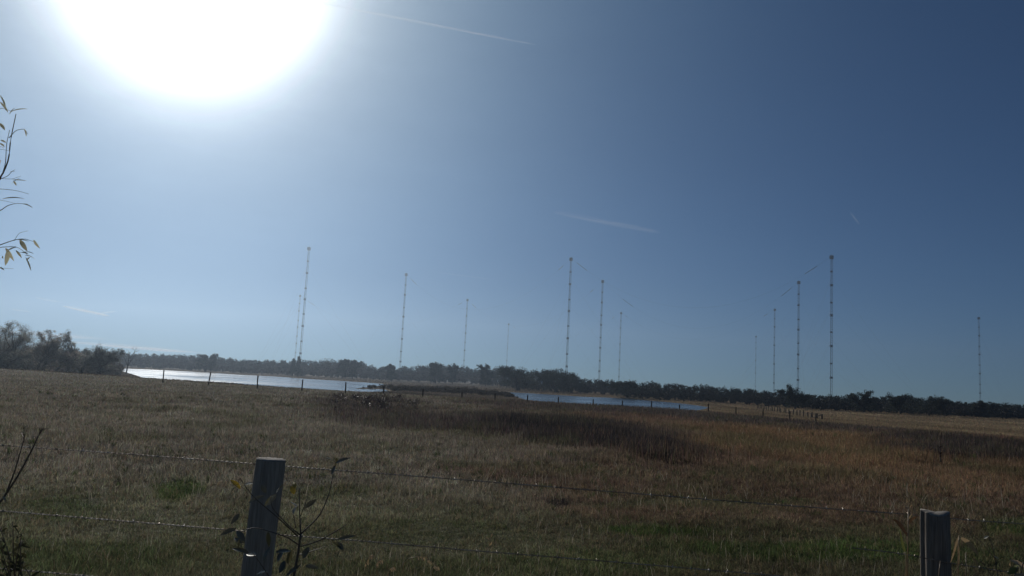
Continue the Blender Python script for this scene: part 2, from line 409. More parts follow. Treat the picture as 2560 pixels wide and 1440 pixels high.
hb = np.repeat(np.clip(th_, 0.07, .35) * rng.uniform(.5, 1.15, n), per_) * rng.uniform(.4, 1.1, n * per_)
parts.append(blades(x, y, hb, np.maximum(0.0045, 0.0006 * np.hypot(x, y)), colour_jitter(np.repeat(tc_, per_, 0), .7, 1.3), 1.3))
V_, f_, c_ = join(parts)
tag(link('grass', mesh_np('grass', V_, f_, c_), MT_GRASS), 'rough brown and green pasture grass of the near field', 'grass', kind='stuff')

# tall rushes of the dark belts, and pale dead stalks
x, y = scatter(150000, 12, 95); px, py = project(x, y, np.zeros_like(x)); keep = np.zeros(len(x), bool)
for cx, cyy, rx, ry, sl_, cc, st, hh in PATCH:
    if (cc is DARK or cc is DUSK) and hh > 0.3:
        e = ((px + (fbm(x, y, 3, 5) - .5) * 420 - cx) / rx) ** 2 + ((py - cyy - sl_ * (px - cx)) / ry) ** 2
        keep |= (e < rng.uniform(0.05, 1.5, len(x))) & ((rng.random(len(x)) < (0.22 if cc is DUSK else 0.40 if cx > 2000 else 0.6)) | (fbm(x, y, 1.6, 33) > 0.62))
x, y = x[keep], y[keep]; D = np.hypot(x, y)
c = (np.array([0.085, 0.066, 0.058]) + np.array([.03, .014, .0]) * sstep(.5, .7, fbm(x, y, 4, 71))[:, None]) * rng.uniform(0.5, 1.9, (len(x), 1)) * (1 + rng.normal(0, 0.1, (len(x), 3)))
h = (0.22 + 0.55 * fbm(x, y, 2.5, 77)) * rng.uniform(0.25, 1.15, len(x)) * np.where(D > 45, 0.6, 1)
V_, Q_, T_, c_ = blades(x, y, h, np.maximum(0.008, 0.0007 * D), np.clip(c, 0.004, 1), 0.45)
tag(link('rushes', mesh_np('rushes', V_, [Q_, T_], c_), MT_GRASS), 'dark brown belt of rushes across the middle of the field', 'rushes', kind='stuff')
x, y = scatter(5200, 6.5, 60, k=1.6); D = np.hypot(x, y)
keep = fbm(x, y, 3.3, 88) > 0.47; x, y, D = x[keep], y[keep], D[keep]
h = rng.uniform(0.14, 0.45, len(x)) * np.where(D < 12, 0.55, 1.0)
c = np.array([0.46, 0.40, 0.30]) * rng.uniform(0.35, 1.2, (len(x), 1))
V_, Q_, T_, c_ = blades(x, y, h, np.maximum(0.004, 0.00045 * D), c, 0.8)
tag(link('dead_stalks', mesh_np('dead_stalks', V_, [Q_, T_], c_), MT_GRASS), 'pale dead grass stalks scattered through the near field', 'dead stalks', kind='stuff')

# low meadow between the field's brow and the wood
x, y = scatter(260000, 100, 640, 36)
sd = np.minimum(sdist(x, y, PONDS[0]), sdist(x, y, PONDS[1])); keep = (sd > 0.8) & (y > np.interp(1280 + F * x / y, BROW_PX, BROW_D) + 4); x, y = x[keep], y[keep]; D = np.hypot(x, y)
lr = sstep(-0.1, 0.25, x / y)[:, None]
c = (np.array([0.120, 0.100, 0.080]) * (1 - lr) + np.array([0.27, 0.205, 0.125]) * lr) * (0.55 + 0.9 * fbm(x, y, 22, 91))[:, None] * (0.6 + 0.8 * fbm(x, y / 3, 5, 92))[:, None]
h = 0.32 * rng.uniform(0.4, 1.2, len(x)) * (0.5 + fbm(x, y, 9, 93))
V_, Q_, T_, c_ = blades(x, y, h, 0.0011 * D, colour_jitter(c, 0.7, 1.35), 0.5, five=False)
tag(link('meadow_grass', mesh_np('meadow_grass', V_, [T_], c_), MT_GRASS), 'straw coloured marsh grass round the lake and below the wood', 'grass', kind='stuff')

# ------------------------------------------------------------------ trees
def leaf_cloud(centres, radii, per, size, tint, squash=0.8, seed=0):
    """leaf-sized faces through clumps"""
    r = np.random.default_rng(seed)
    C = np.repeat(centres, per, 0); Rr = np.repeat(radii, per)
    n = len(C); d = r.normal(size=(n, 3)); d /= np.linalg.norm(d, axis=1)[:, None]
    q = r.random(n) ** 0.45
    P = C + d * (q * Rr)[:, None] * np.array([1, 1, squash])
    a = r.normal(size=(n, 3)); a /= np.linalg.norm(a, axis=1)[:, None]
    b = np.cross(a, r.normal(size=(n, 3))); b /= np.linalg.norm(b, axis=1)[:, None] + 1e-9
    s = (size * r.uniform(0.5, 1.3, n))[:, None]
    V = np.stack([P - a * s, P - b * s * 0.5, P + a * s, P + b * s * 0.5], 1).reshape(-1, 3)
    Q = np.arange(n)[:, None] * 4 + np.arange(4)[None]
    cl = np.repeat(r.uniform(0.6, 1.5, len(centres)), per)
    c = np.array(tint)[None] * (cl * r.uniform(0.6, 1.4, n))[:, None] * (1 + r.normal(0, 0.08, (n, 3)))
    return V, Q, np.repeat(np.clip(c, 0.003, 1), 4, 0)

def tree_meshes(H, Wd, style, tint, seed, leaf=0.22):
    """returns (trunk mesh, crown mesh); base at the origin"""
    r = random.Random(seed); rn = np.random.default_rng(seed)
    tb = MB(); ends = []
    def limb(p, d, ln, rad, depth):
        pts = [np.array(p)]; d = np.array(d, float); d /= np.linalg.norm(d)
        for k in range(4):
            d = d + rn.normal(0, 0.14, 3) + np.array([0, 0, 0.05]); d /= np.linalg.norm(d)
            pts.append(pts[-1] + d * ln / 4)
        tb.tube(pts, np.linspace(rad, rad * 0.45, 5), 5 if depth < 2 else 3, cap=False)
        ends.append((pts[-1], depth)); 
        if depth >= 1: ends.append((pts[2], depth))
        if depth < 3:
            for k in range(3 if depth else 4):
                q = pts[r.choice((2, 3, 4))]
                sd_ = rn.normal(0, 0.75, 3); sd_[2] = abs(sd_[2]) * 0.55 + (0.15 if style != 'conifer' else -0.2)
                limb(q, d * 0.7 + sd_, ln * r.uniform(0.45, 0.68), rad * 0.48, depth + 1)
    if style == 'multi':
        for k in range(5):
            limb((r.uniform(-.2, .2) * Wd, r.uniform(-.2, .2) * Wd, -0.3), (r.uniform(-.45, .45), r.uniform(-.45, .45), 1), H * 0.52, H * 0.016, 0)
    elif style == 'conifer':
        tb.tube([(0, 0, -.3), (0, 0, H * .5), (0, 0, H)], [H * .02, H * .013, H * .003], 5)
        for k in range(40):
            z = H * (0.2 + 0.78 * k / 40); a = r.uniform(0, 6.28); ln = Wd * 0.5 * (1.05 - z / H)
            ends.append((np.array([math.cos(a) * ln * .7, math.sin(a) * ln * .7, z]), 3))
    else:
        limb((0, 0, -0.3), (0.03, 0, 1), H * 0.5, H * 0.028, 0)
    P = np.array([e[0] for e in ends if e[1] >= 1])
    # fit the limb tips to the wanted width and height
    sx = (Wd * 0.42) / (np.percentile(np.abs(P[:, :2]), 92) + 1e-6); sz = (H * 0.93) / (P[:, 2].max() + 1e-6)
    Vt = np.concatenate(tb.V); Vt[:, :2] *= sx; Vt[:, 2] *= sz; tb.V = [Vt]
    tm = tb.mesh('trunk')
    P[:, :2] *= sx; P[:, 2] *= sz
    if style == 'bare':
        return tm, None
    rad = rn.uniform(0.06, 0.13, len(P)) * (Wd + H) * 0.5 * (0.62 if style in ('multi', 'open') else 1)
    if style in ('dense', 'bush', 'multi', 'open'):
        ex = rn.normal(size=(60, 3)); ex /= np.linalg.norm(ex, axis=1)[:, None]; ex[:, 2] = np.abs(ex[:, 2])
        lo = 0.10
        ex = ex * np.array([Wd * .42, Wd * .42, H * ((0.88 if style in ('dense', 'bush') else 0.80) - lo)]) * rn.uniform(0.6, 1.0, (60, 1)) + np.array([0, 0, H * lo])
        if style in ('multi', 'open'): ex[:, :2] *= (1.2 - 0.62 * ex[:, 2:] / H)
        P = np.concatenate([P, ex]); rad = np.concatenate([rad, rn.uniform(.08, .15, 60) * Wd])
    per = {'multi': 38, 'open': 34, 'conifer': 60, 'dense': 60, 'bush': 50}.get(style, 30)
    V, Q, c = leaf_cloud(P, rad, per, leaf * (0.8 if style in ('multi', 'open') else 1), tint, 0.85, seed)
    V[:, 2] = np.maximum(V[:, 2], 0.0)
    return tm, mesh_np('crown', V, [Q], c)

T_DK, T_MID, T_PALE, T_AUT = (0.050, 0.058, 0.044), (0.15, 0.155, 0.13), (0.30, 0.30, 0.26), (0.29, 0.265, 0.22)
GT = 'trees standing out along the wood'
# px, top py, distance, width in photo pixels, style, tint, name, label
TREES = [
 (22, 800, 225, 122, 'multi', T_PALE, 'willow_tree', 'tall airy grey green tree at the far left edge, tallest of the left clump'),
 (98, 824, 228, 98, 'multi', T_AUT, 'willow_tree', 'broad airy yellowish tree with forked top, second from the left edge'),
 (170, 824, 232, 66, 'open', T_PALE, 'alder_tree', 'slim pointed tree rising alone above the left thicket'),
 (62, 862, 235, 90, 'dense', T_MID, 'thicket_tree', 'low rounded dark tree filling the gap between the two tallest left trees'),
 (205, 865, 236, 95, 'dense', T_MID, 'thicket_tree', 'low dense tree just right of the slim pointed tree'),
 (250, 872, 236, 76, 'dense', T_MID, 'thicket_tree', 'rounded low tree at the right end of the left clump, above the lake tip'),
 (140, 878, 226, 90, 'bush', T_AUT, 'thicket_bush', 'low grey bush in front of the slim pointed tree at the field edge'),
 (20, 880, 215, 100, 'bush', T_MID, 'thicket_bush', 'low dark bush under the leftmost tall tree'),
 (245, 848, 240, 52, 'bare', T_MID, 'bare_tree', 'leafless fine twigged tree sticking out above the dark left thicket'),
 (318, 862, 300, 36, 'bare', T_MID, 'bare_tree', 'thin leafless tree standing where the left clump meets the far wood'),
 (515, 881, 630, 52, 'dense', T_DK, 'oak_tree', 'twin headed dark tree standing above the far wood over the left lake'),
 (747, 888, 640, 15, 'conifer', T_DK, 'pine_tree', 'small pointed conifer at the foot of the tallest left mast'),
 (734, 894, 640, 11, 'conifer', T_DK, 'pine_tree', 'tiny round topped tree at the foot of the short left mast'),
 (857, 895, 630, 34, 'dense', T_DK, 'oak_tree', 'flat domed tree top, left one of a pair above the far wood behind the lake'),
 (884, 897, 632, 28, 'dense', T_DK, 'oak_tree', 'small domed tree right of the flat domed one above the far wood'),
 (982, 909, 625, 36, 'dense', T_DK, 'oak_tree', 'round dark tree just left of the foot of the third mast'),
 (1092, 904, 610, 48, 'dense', T_DK, 'oak_tree', 'wide rounded tree, the highest dome between the third and fourth mast'),
 (1134, 905, 612, 22, 'dense', T_DK, 'oak_tree', 'narrow upright tree between the wide dome and the fourth mast'),
 (1217, 907, 560, 36, 'dense', T_DK, 'oak_tree', 'round topped dark tree standing up just right of the fourth mast'),
 (1300, 918, 400, 110, 'bush', T_DK, 'thorn_bush', 'broad dark bush at the left end of the thicket above the right water'),
 (1395, 922, 390, 100, 'dense', T_DK, 'oak_tree', 'large dark spreading tree at the foot of the tall middle mast'),
 (1432, 935, 400, 70, 'dense', T_DK, 'oak_tree', 'dark tree sloping down right of the tall middle mast'),
 (1575, 953, 325, 90, 'bush', T_DK, 'thorn_bush', 'big smooth rounded bush behind the right water'),
 (1990, 964, 250, 66, 'dense', T_DK, 'hawthorn_tree', 'wind shaped dark tree with flat twiggy top in front of the right hand masts'),
 (2160, 978, 256, 62, 'dense', T_DK, 'hawthorn_tree', 'dark round headed tree right of the tallest right mast'),
 (2251, 986, 258, 84, 'bush', T_DK, 'thorn_bush', 'wide dome of scrub right of the round headed tree'),
 (2320, 992, 260, 90, 'bush', T_DK, 'thorn_bush', 'low scrub dome falling away to the right of the wide dome'),
 (2445, 1003, 272, 60, 'bush', T_DK, 'thorn_bush', 'low bush at the foot of the lone rightmost mast'),
]
for k, (px, ty, D, wpx, style, tint, nm_, lab) in enumerate(TREES):
    b = at(px, 900, D); gz = ground_at(b[0], b[1])
    far_ = D > 500
    H = (at(px, ty, D)[2] - gz) * (0.97 if far_ else 1.05); Wd = wpx / F * D * (1.0 if far_ else 1.12)
    if far_ and style == 'dense': style = 'bush'
    root = empty(nm_, (b[0], b[1], gz), lab, 'tree' if 'tree' in nm_ else 'bush', GT, rz=0)
    tm, cmh = tree_meshes(H, Wd, style, tint, 100 + k, leaf=max(0.16, D * 0.0007))
    link('trunk', tm, MT_BARK, root)
    if cmh: link('crown', cmh, MT_WILLOW if px < 300 else MT_FOL, root)

# the far wood: a mass of crowns that reads as one
TOP = [(-120, 868), (0, 862), (120, 868), (300, 879), (330, 882), (400, 885), (480, 887), (550, 893), (600, 897), (640, 899), (687, 899), (731, 901), (824, 897), (857, 896), (877, 898), (906, 902), (921, 912), (950, 918), (979, 911), (994, 917), (1023, 917), (1052, 911), (1090, 906), (1119, 909), (1148, 912), (1198, 918), (1236, 916), (1265, 920), (1291, 918), (1325, 920), (1362, 922), (1375, 926), (1387, 923), (1419, 927), (1437, 932), (1459, 944), (1490, 945), (1525, 948), (1575, 955), (1619, 953), (1669, 956), (1700, 960), (1756, 961), (1800, 966), (1868, 970), (1901, 974), (1952, 981), (2019, 985), (2070, 986), (2120, 990), (2187, 991), (2251, 987), (2288, 990), (2338, 998), (2372, 1001), (2439, 1005), (2472, 1006), (2560, 1010), (2700, 1018)]
BASE = [(-120, 914), (0, 916), (300, 914), (400, 918), (600, 928), (740, 933), (845, 941), (950, 945), (1037, 952), (1096, 956), (1183, 960), (1237, 964), (1300, 976), (1425, 982), (1550, 990), (1587, 996), (1644, 1001), (1769, 1006), (1894, 1014), (2019, 1023), (2080, 1027), (2209, 1032), (2364, 1040), (2560, 1049), (2700, 1056)]
tx, ty_ = zip(*TOP); bx_, by_ = zip(*BASE)
def wood(px0, px1, step, tint_of, label, seed, leafk=0.00095, lift=0.0, tops=None, dist=None, nm='woodland', rows=5):
    r = np.random.default_rng(seed); C, Rr, TI = [], [], []
    px = px0
    while px < px1:
        base = np.interp(px, bx_, by_); D0 = (EYE + 2.05) * F / max(base - hor(px), 5.0); D0 = dist or float(np.clip(D0, 190, 640))
        for row in range(rows):
            q = px + r.uniform(-step, step); D = D0 + row * D0 * 0.045 + r.uniform(0, D0 * 0.03)
            top = at(q, np.interp(q, *(tops or (tx, ty_))), D)[2]; b = at(q, 900, D); gz = -2.05
            H = (top - gz) * (0.45, 0.68, 0.84, 0.95, 1.0)[row] * r.uniform(0.93, 1.06)
            if lift: H *= 1
            w = D / F * r.uniform(16, 30)
            k = 13
            d = r.normal(size=(k, 3)); d /= np.linalg.norm(d, axis=1)[:, None]
            c = np.array([b[0], b[1], gz + H * 0.52]) + d * np.array([w * .55, w * .55, H * 0.40]) * r.uniform(.5, 1, (k, 1))
            c[0] = (b[0], b[1], gz + H * 0.86); rad = r.uniform(.16, .26, k) * H * 0.75
            c[:, 2] = np.minimum(c[:, 2], gz + H - rad * 0.75)
            C.append(c); Rr.append(rad); TI.append(np.tile(np.array(tint_of(q, row)) * r.uniform(.7, 1.35), (k, 1)))
        px += step
    C, Rr, TI = np.concatenate(C), np.concatenate(Rr), np.concatenate(TI)
    per = 24
    V, Q, c = leaf_cloud(C, Rr, per, 1.0, (1, 1, 1), 0.85, seed)
    # leaf size follows distance
    P = V.reshape(-1, 4, 3); m = P.mean(1, keepdims=True); Dm = np.hypot(m[..., 0], m[..., 1])[..., None]
    P = m + (P - m) * (leafk * Dm); c = c * np.repeat(np.repeat(TI, per, 0), 4, 0)
    V = P.reshape(-1, 3); V[:, 2] = np.maximum(V[:, 2], -2.15)
    return tag(link(nm, mesh_np(nm, V, [Q], c), MT_WILLOW if nm == 'undergrowth' else MT_FOL), label, nm, kind='stuff')
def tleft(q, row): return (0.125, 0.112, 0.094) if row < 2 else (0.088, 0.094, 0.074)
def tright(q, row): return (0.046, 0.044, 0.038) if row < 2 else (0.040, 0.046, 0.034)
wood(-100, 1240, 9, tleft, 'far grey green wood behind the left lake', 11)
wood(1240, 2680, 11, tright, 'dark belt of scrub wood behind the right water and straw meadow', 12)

wood(-70, 296, 7, lambda q, row: (0.20, 0.19, 0.17), 'low undergrowth filling in below the left clump of trees', 13, tops=([-80, 60, 150, 180, 240, 296], [862, 868, 874, 878, 884, 902]), dist=236, nm='undergrowth', rows=4)
# marsh scrub on the spit between the two waters
r = np.random.default_rng(5); C, Rr, TI = [], [], []
for k in range(520):
    q = r.uniform(905, 1310); s = np.interp(q, [905, 950, 1050, 1180, 1240, 1310], [5, 10, 15, 17, 12, 5])
    py = np.interp(q, [905, 1000, 1180, 1310], [968, 975, 983, 993]) + r.uniform(-4, 3)
    p_ = on_z(q, py, -2.05)
    if min(sdist(p_[:1], p_[1:2], PONDS[0])[0], sdist(p_[:1], p_[1:2], PONDS[1])[0]) < 1: continue
    h = s / F * p_[1] * r.uniform(0.35, 1.0)
    C.append([p_[0], p_[1], -2.1 + h * 0.5]); Rr.append(h * 0.62 + 0.1); TI.append(np.array([0.105, 0.084, 0.062]) * r.uniform(0.45, 1.3))
V_, Q_, c_ = leaf_cloud(np.array(C), np.array(Rr), 50, 0.20, (1, 1, 1), 0.75, 6)
c_ = c_ * np.repeat(np.repeat(np.array(TI), 50, 0), 4, 0); V_[:, 2] = np.maximum(V_[:, 2], -2.15)
tag(link('marsh_scrub', mesh_np('marsh_scrub', V_, [Q_], c_), MT_FOL), 'brown marsh scrub on the spit between the two waters', 'marsh scrub', kind='stuff')

# bramble patch with shiny leaves
MT_SHINY = leafy('shiny_leaves', 0.15, 0.05, 0.35)
r = np.random.default_rng(15); C, Rr = [], []
root_p = on_z(940, 1012, 0)
for k in range(110):
    q = r.normal(940, 62); py = r.uniform(992, 1030); p_ = on_z(q, py, 0.0)
    C.append([p_[0], p_[1], ground_at(p_[0], p_[1]) + r.uniform(.12, .45)]); Rr.append(r.uniform(.22, .5))
C = np.array(C)[:70] - np.array([root_p[0], root_p[1], 0])
V_, Q_, c_ = leaf_cloud(C, np.array(Rr)[:70], 60, 0.05, (0.10, 0.072, 0.064), 0.7, 16)
br = empty('bramble_patch', (root_p[0], root_p[1], 0), 'low grey bramble patch with glinting leaves in front of the lake', 'bramble')
link('leaves', mesh_np('leaves', V_, [Q_], c_), MT_SHINY, br)
for k in range(26):
    sb = MB()
    a_, b_ = C[r.integers(len(C))].copy(), C[r.integers(len(C))].copy(); a_[2] = 0
    if np.linalg.norm(a_ - b_) > 3: b_ = a_ + (b_ - a_) / np.linalg.norm(b_ - a_) * 2
    sb.tube([a_, (a_ + b_) / 2 + np.array([0, 0, .45]), b_], 0.008, 3)
    link('stem', sb.mesh('stem'), MT_STEM, br)

# ------------------------------------------------------------------ radio masts
MH = 200.0
def lattice():
    m = MB(); w = 1.55
    legs = [np.array([w * math.cos(a), w * math.sin(a)]) for a in (0.4, 0.4 + 2.094, 0.4 + 4.189)]
    for l in legs: m.tube([(l[0], l[1], 0), (l[0], l[1], MH)], 0.17, 4)
    k = 0; z = 0.0
    while z < MH - 2:
        for a in range(3):
            p, q = legs[a], legs[(a + 1) % 3]
            m.tube([(*p, z), (*q, z)], 0.09, 3, cap=False)
            m.tube([(*p, z) if k % 2 else (*q, z), (*q, z + 2.5) if k % 2 else (*p, z + 2.5)], 0.07, 3, cap=False)
        z += 2.5; k += 1
    return m.mesh('lattice')
def collar_mesh(big):
    m = MB(); r0 = 1.95 if big else 1.7; hh = 1.2 if big else 0.7
    for dz in (-hh, hh):
        ring = [(r0 * math.cos(t), r0 * math.sin(t), dz) for t in np.linspace(0, 2 * math.pi, 13)]
        m.tube(ring, 0.22, 4, cap=False)
    for t in np.linspace(0, 2 * math.pi, 9)[:-1]:
        m.tube([(r0 * math.cos(t), r0 * math.sin(t), -hh), (r0 * math.cos(t), r0 * math.sin(t), hh)], 0.14, 4)
        m.tube([(0.8 * math.cos(t), .8 * math.sin(t), -hh), (r0 * math.cos(t), r0 * math.sin(t), -hh)], 0.2, 4)
    m.box((0, 0, 0), (1.0, 1.0, hh)); return m.mesh('platform' if big else 'collar', smooth=False)
def guys(az_):
    m = MB(); c, s = math.cos(az_), math.sin(az_)
    for hz_, dist in ((0.205, 70), (0.414, 70), (0.625, 120), (0.84, 120)):
        z1 = MH * (1 - (1 - hz_)) if False else MH * hz_
        a_, b_ = np.array([1.6 * c, 1.6 * s, z1]), np.array([dist * c, dist * s, 0.0])
        pts = [a_ + (b_ - a_) * q - np.array([0, 0, 4 * q * (1 - q) * 1.5]) for q in np.linspace(0, 1, 9)]
        m.tube(pts, 0.035, 3, cap=False)
    m.box((70 * c, 70 * s, 0.2), (1, 1, .6)); m.box((120 * c, 120 * s, 0.2), (1, 1, .6))
    return m.mesh('guy_wires')
def foot():
    m = MB(); m.tube([(0, 0, -0.5), (0, 0, 0.8)], [3.2, 2.4], 8); return m.mesh('footing')
def tophat():
    m = MB(); ring = [(2.4 * math.cos(t), 2.4 * math.sin(t), 0) for t in np.linspace(0, 2 * math.pi, 13)]
    for dz in (0, 1.6, 4.2): m.tube([(a_, b_, c_ + dz) for a_, b_, c_ in ring], 0.3, 4, cap=False)
    for t in np.linspace(0, 2 * math.pi, 9)[:-1]: m.tube([(2.6 * math.cos(t), 2.6 * math.sin(t), 0), (2.6 * math.cos(t), 2.6 * math.sin(t), 4.2)], 0.2, 4)
    m.box((0, 0, 2.1), (1.6, 1.6, 2.1)); m.tube([(0, 0, 4), (0, 0, 7)], 0.12, 4); return m.mesh('top_platform', smooth=False)
proto = {'lattice': lattice(), 'big': collar_mesh(True), 'small': collar_mesh(False), 'foot': foot(), 'top': tophat()}
gw = [guys(a) for a in (0.4, 0.4 + 2.094, 0.4 + 4.189)]
for m_ in [proto['lattice'], proto['big'], proto['small'], proto['top'], proto['foot']]: m_.materials.append(MT_MAST)
for m_ in gw: m_.materials.append(MT_CABLE)
MASTS = [(773, 614, 748, 'tallest lattice mast of the left pair, rising behind the left lake'),
 (751, 735, 736, 'shorter mast of the left pair, just left of the tall one'),
 (1016, 680, 998, 'lone mast between the left pair and the middle of the wood, third from left'),
 (1169, 745, 1160, 'medium mast right of the lone third one, above the domed trees'),
 (1272, 807, 1269, 'shortest mast of the left half, just right of the round topped dark tree'),
 (1428, 640, 1414, 'tallest mast of the middle three, rising from the large dark tree'),
 (1507, 697, 1497, 'middle sized mast of the middle three'),
 (1553, 778, 1547, 'shortest mast of the middle three, right one'),
 (1890, 838, 1889, 'smallest of all masts, left end of the rising row of four'),
 (1937, 769, 1934, 'second mast of the rising row of four on the right'),
 (1997, 699, 1995, 'third mast of the rising row of four, behind the wind shaped tree'),
 (2079, 634, 2077, 'tallest mast of the right half, end of the rising row of four'),
 (2447, 790, 2450, 'solitary mast near the right edge of the view')]
mt_top = []
for k, (px, ty, bx2, lab) in enumerate(MASTS):
    # distance at which a 200 m mast reaches its seen height; foot on the plain at -2
    lo, hi = 300.0, 6000.0
    for _ in range(40):
        mid = (lo + hi) / 2
        if at(px, ty, mid)[2] < MH + 3 - 2: lo = mid
        else: hi = mid
    p_ = at(px, ty, lo); b = np.array([p_[0], p_[1], -2.2])
    root = empty('radio_mast', b, lab, 'mast', 'radio masts of the transmitter station', rz=0.7 * k)
    def pt(nm_, me_, z=0.0):
        o = bpy.data.objects.new(nm_, me_); COL.objects.link(o); o.parent = root; o.location.z = z; return o
    pt('lattice_column', proto['lattice']); pt('footing', proto['foot']); pt('top_platform', proto['top'], MH - 4)
    for fz in (0.795, 0.586, 0.375, 0.16): pt('platform', proto['big'], MH * fz)
    for fz in (0.89, 0.674, 0.47, 0.255): pt('collar', proto['small'], MH * fz)
    for g_ in gw: pt('guy_wires', g_)
    mt_top.append(b + np.array([0, 0, MH]))
def aerial(i, j, sag, ins, lab, z0=0.0, z1=0.0):
    a_, b_ = mt_top[i] + np.array([0, 0, z0]), mt_top[j] + np.array([0, 0, z1]); m = MB()
    f = lambda q: a_ + (b_ - a_) * q - np.array([0, 0, 4 * q * (1 - q) * sag])
    root = empty('aerial_cable', a_, lab, 'cable', 'aerial cables slung between the masts')
    m.tube([f(q) - a_ for q in np.linspace(0, 1, 40)], 0.05, 4, cap=False)
    link('cable', m.mesh('cable'), MT_CABLE, root)
    Ln = np.linalg.norm(b_ - a_)
    for q in ins:
        s = MB(); q2 = q + 9 / Ln
        s.tube([f(q) - a_, f(q + 4.5 / Ln) - a_, f(q2) - a_], 0.38, 6); link('insulator', s.mesh('insulator'), MT_INS, root)
aerial(11, 5, 75, (.05, .068, .93, .95), 'aerial cable from the tallest right mast across to the tallest middle mast')
aerial(10, 6, 85, (.035, .055, .83, .86), 'aerial cable from the third mast of the row of four to the middle sized mast')
aerial(9, 7, 70, (.04, .95), 'aerial cable from the second mast of the row of four to the shortest middle mast')
aerial(3, 6, 75, (.05, .07, .93), 'aerial cable from the medium mast to the middle sized mast of the middle three')
aerial(2, 5, 75, (.04, .06, .94), 'aerial cable from the lone third mast to the tallest middle mast')
aerial(1, 3, 75, (.05, .07, .95), 'aerial cable from the short left mast to the medium mast')
aerial(4, 7, 60, (.06, .94), 'aerial cable from the shortest left half mast to the shortest middle mast')

# ------------------------------------------------------------------ fences in the field
def post_mesh(h, r0, seed, tilt=(0, 0), n=8):
    m = MB(); q = random.Random(seed)
    ks = np.linspace(0, 1, 5)
    m.tube([(tilt[0] * k * h + q.uniform(-.006, .006), tilt[1] * k * h, -0.3 + (h + .3) * k) for k in ks], [r0 * q.uniform(.93, 1.05) for _ in ks], n)
    return m.mesh('post')
fx = [410, 527, 645, 757, 865, 960, 1058, 1155, 1238, 1319, 1396, 1483, 1556, 1629, 1699, 1771, 1840, 1908, 1975, 2040]
ft = [925, 931, 939, 949, 955.5, 966, 972, 984, 984, 992, 997, 1000, 1003.5, 1003, 1012, 1009, 1017, 1022, 1028, 1033]
fD = [84, 82, 79, 78, 78, 79, 80, 82, 83, 84, 85, 86, 86, 86, 86, 86, 84, 82, 80, 77]
froot = empty('wire_fence', at(1155, 990, 81) * np.array([1, 1, 0]), 'long line of thin dark posts along the field edge in front of the water', 'fence')
fr = np.array(froot.location); tops = []
for k, (a_, b_, d_) in enumerate(zip(fx, ft, fD)):
    tp = at(a_, b_, d_); g = ground_at(tp[0], tp[1])
    h = max(tp[2] - g, 0.7)
    tl = (0.13, 0) if k == 1 else (random.uniform(-.03, .05), 0)
    o = link('fence_post', post_mesh(h, 0.065, k, tl), MT_FARPOST, froot, tuple(np.array([tp[0] - tl[0] * h, tp[1], g]) - fr))
    tops.append(np.array([tp[0], tp[1], g + h - 0.12]))
for dz in (0, -0.35, -0.7):
    m = MB(); m.tube([t_ + np.array([0, 0.1, dz]) - fr for t_ in tops], 0.006, 3, cap=False)
    link('wire', m.mesh('wire'), MT_CABLE, froot)
# second fence running away over the straw meadow
r = random.Random(3)
xs = [2055, 2043, 2031, 2028, 2020, 2009, 2000, 1993, 1983, 1972, 1965, 1960, 1952, 1948, 1943, 1936, 1931, 1927, 1922, 1917, 1912, 1908, 1904, 1900, 1896, 1893]
p0, p1 = on_z(2055, 1050, -2.05), on_z(1893, 1021.5, -2.05)
froot = empty('meadow_fence', (p0[0], p0[1], -2.05), 'close set dark post fence running away across the straw meadow on the right', 'fence')
fr = np.array(froot.location); tops = []
for k, q in enumerate(xs):
    d = ray(q, 1035); al = np.array([p1[0] - p0[0], p1[1] - p0[1]])
    # intersection of the bearing with the fence line
    s = (p0[1] * d[0] - p0[0] * d[1]) / (al[0] * d[1] - al[1] * d[0]); b = p0[:2] + al * s
    g = ground_at(b[0], b[1]); h = r.uniform(0.95, 1.3)
    link('fence_post', post_mesh(h, 0.10 if k else 0.16, 50 + k, (r.uniform(-.09, .09), 0)), MT_FARPOST, froot, tuple(np.array([b[0], b[1], g]) - fr))
    tops.append(np.array([b[0], b[1], g + 0.85]))
m = MB(); m.tube([tops[0] - fr + np.array([0, 0, 0.1]), tops[2] - fr - np.array([0, 0, .75])], 0.07, 6)
link('corner_strut', m.mesh('corner_strut'), MT_FARPOST, froot)
for dz in (0, -0.4):
    m = MB(); m.tube([t_ + np.array([0.12, 0, dz]) - fr for t_ in tops], 0.012, 3, cap=False); link('wire', m.mesh('wire'), MT_CABLE, froot)
# small white marker in the scrub behind the right water
b = on_z(1354, 975, -2.05); Dm = 285.0; b = at(1354, 957, Dm)
mk = MB(); gz = -2.05; mk.tube([(0, 0, 0), (0, 0, b[2] - gz + 0.2)], 0.07, 6)
root = empty('marker_sign', (b[0], b[1], gz), 'small white marker among the dark scrub behind the right water', 'marker')
link('pole', mk.mesh('pole'), MT_FARPOST, root)
mk = MB(); mk.box((0, -0.1, b[2] - gz), (0.22, 0.02, 0.55)); link('board', mk.mesh('board', False), simple('white_paint', (0.75, 0.75, 0.72), None, 1, 0.5), root)

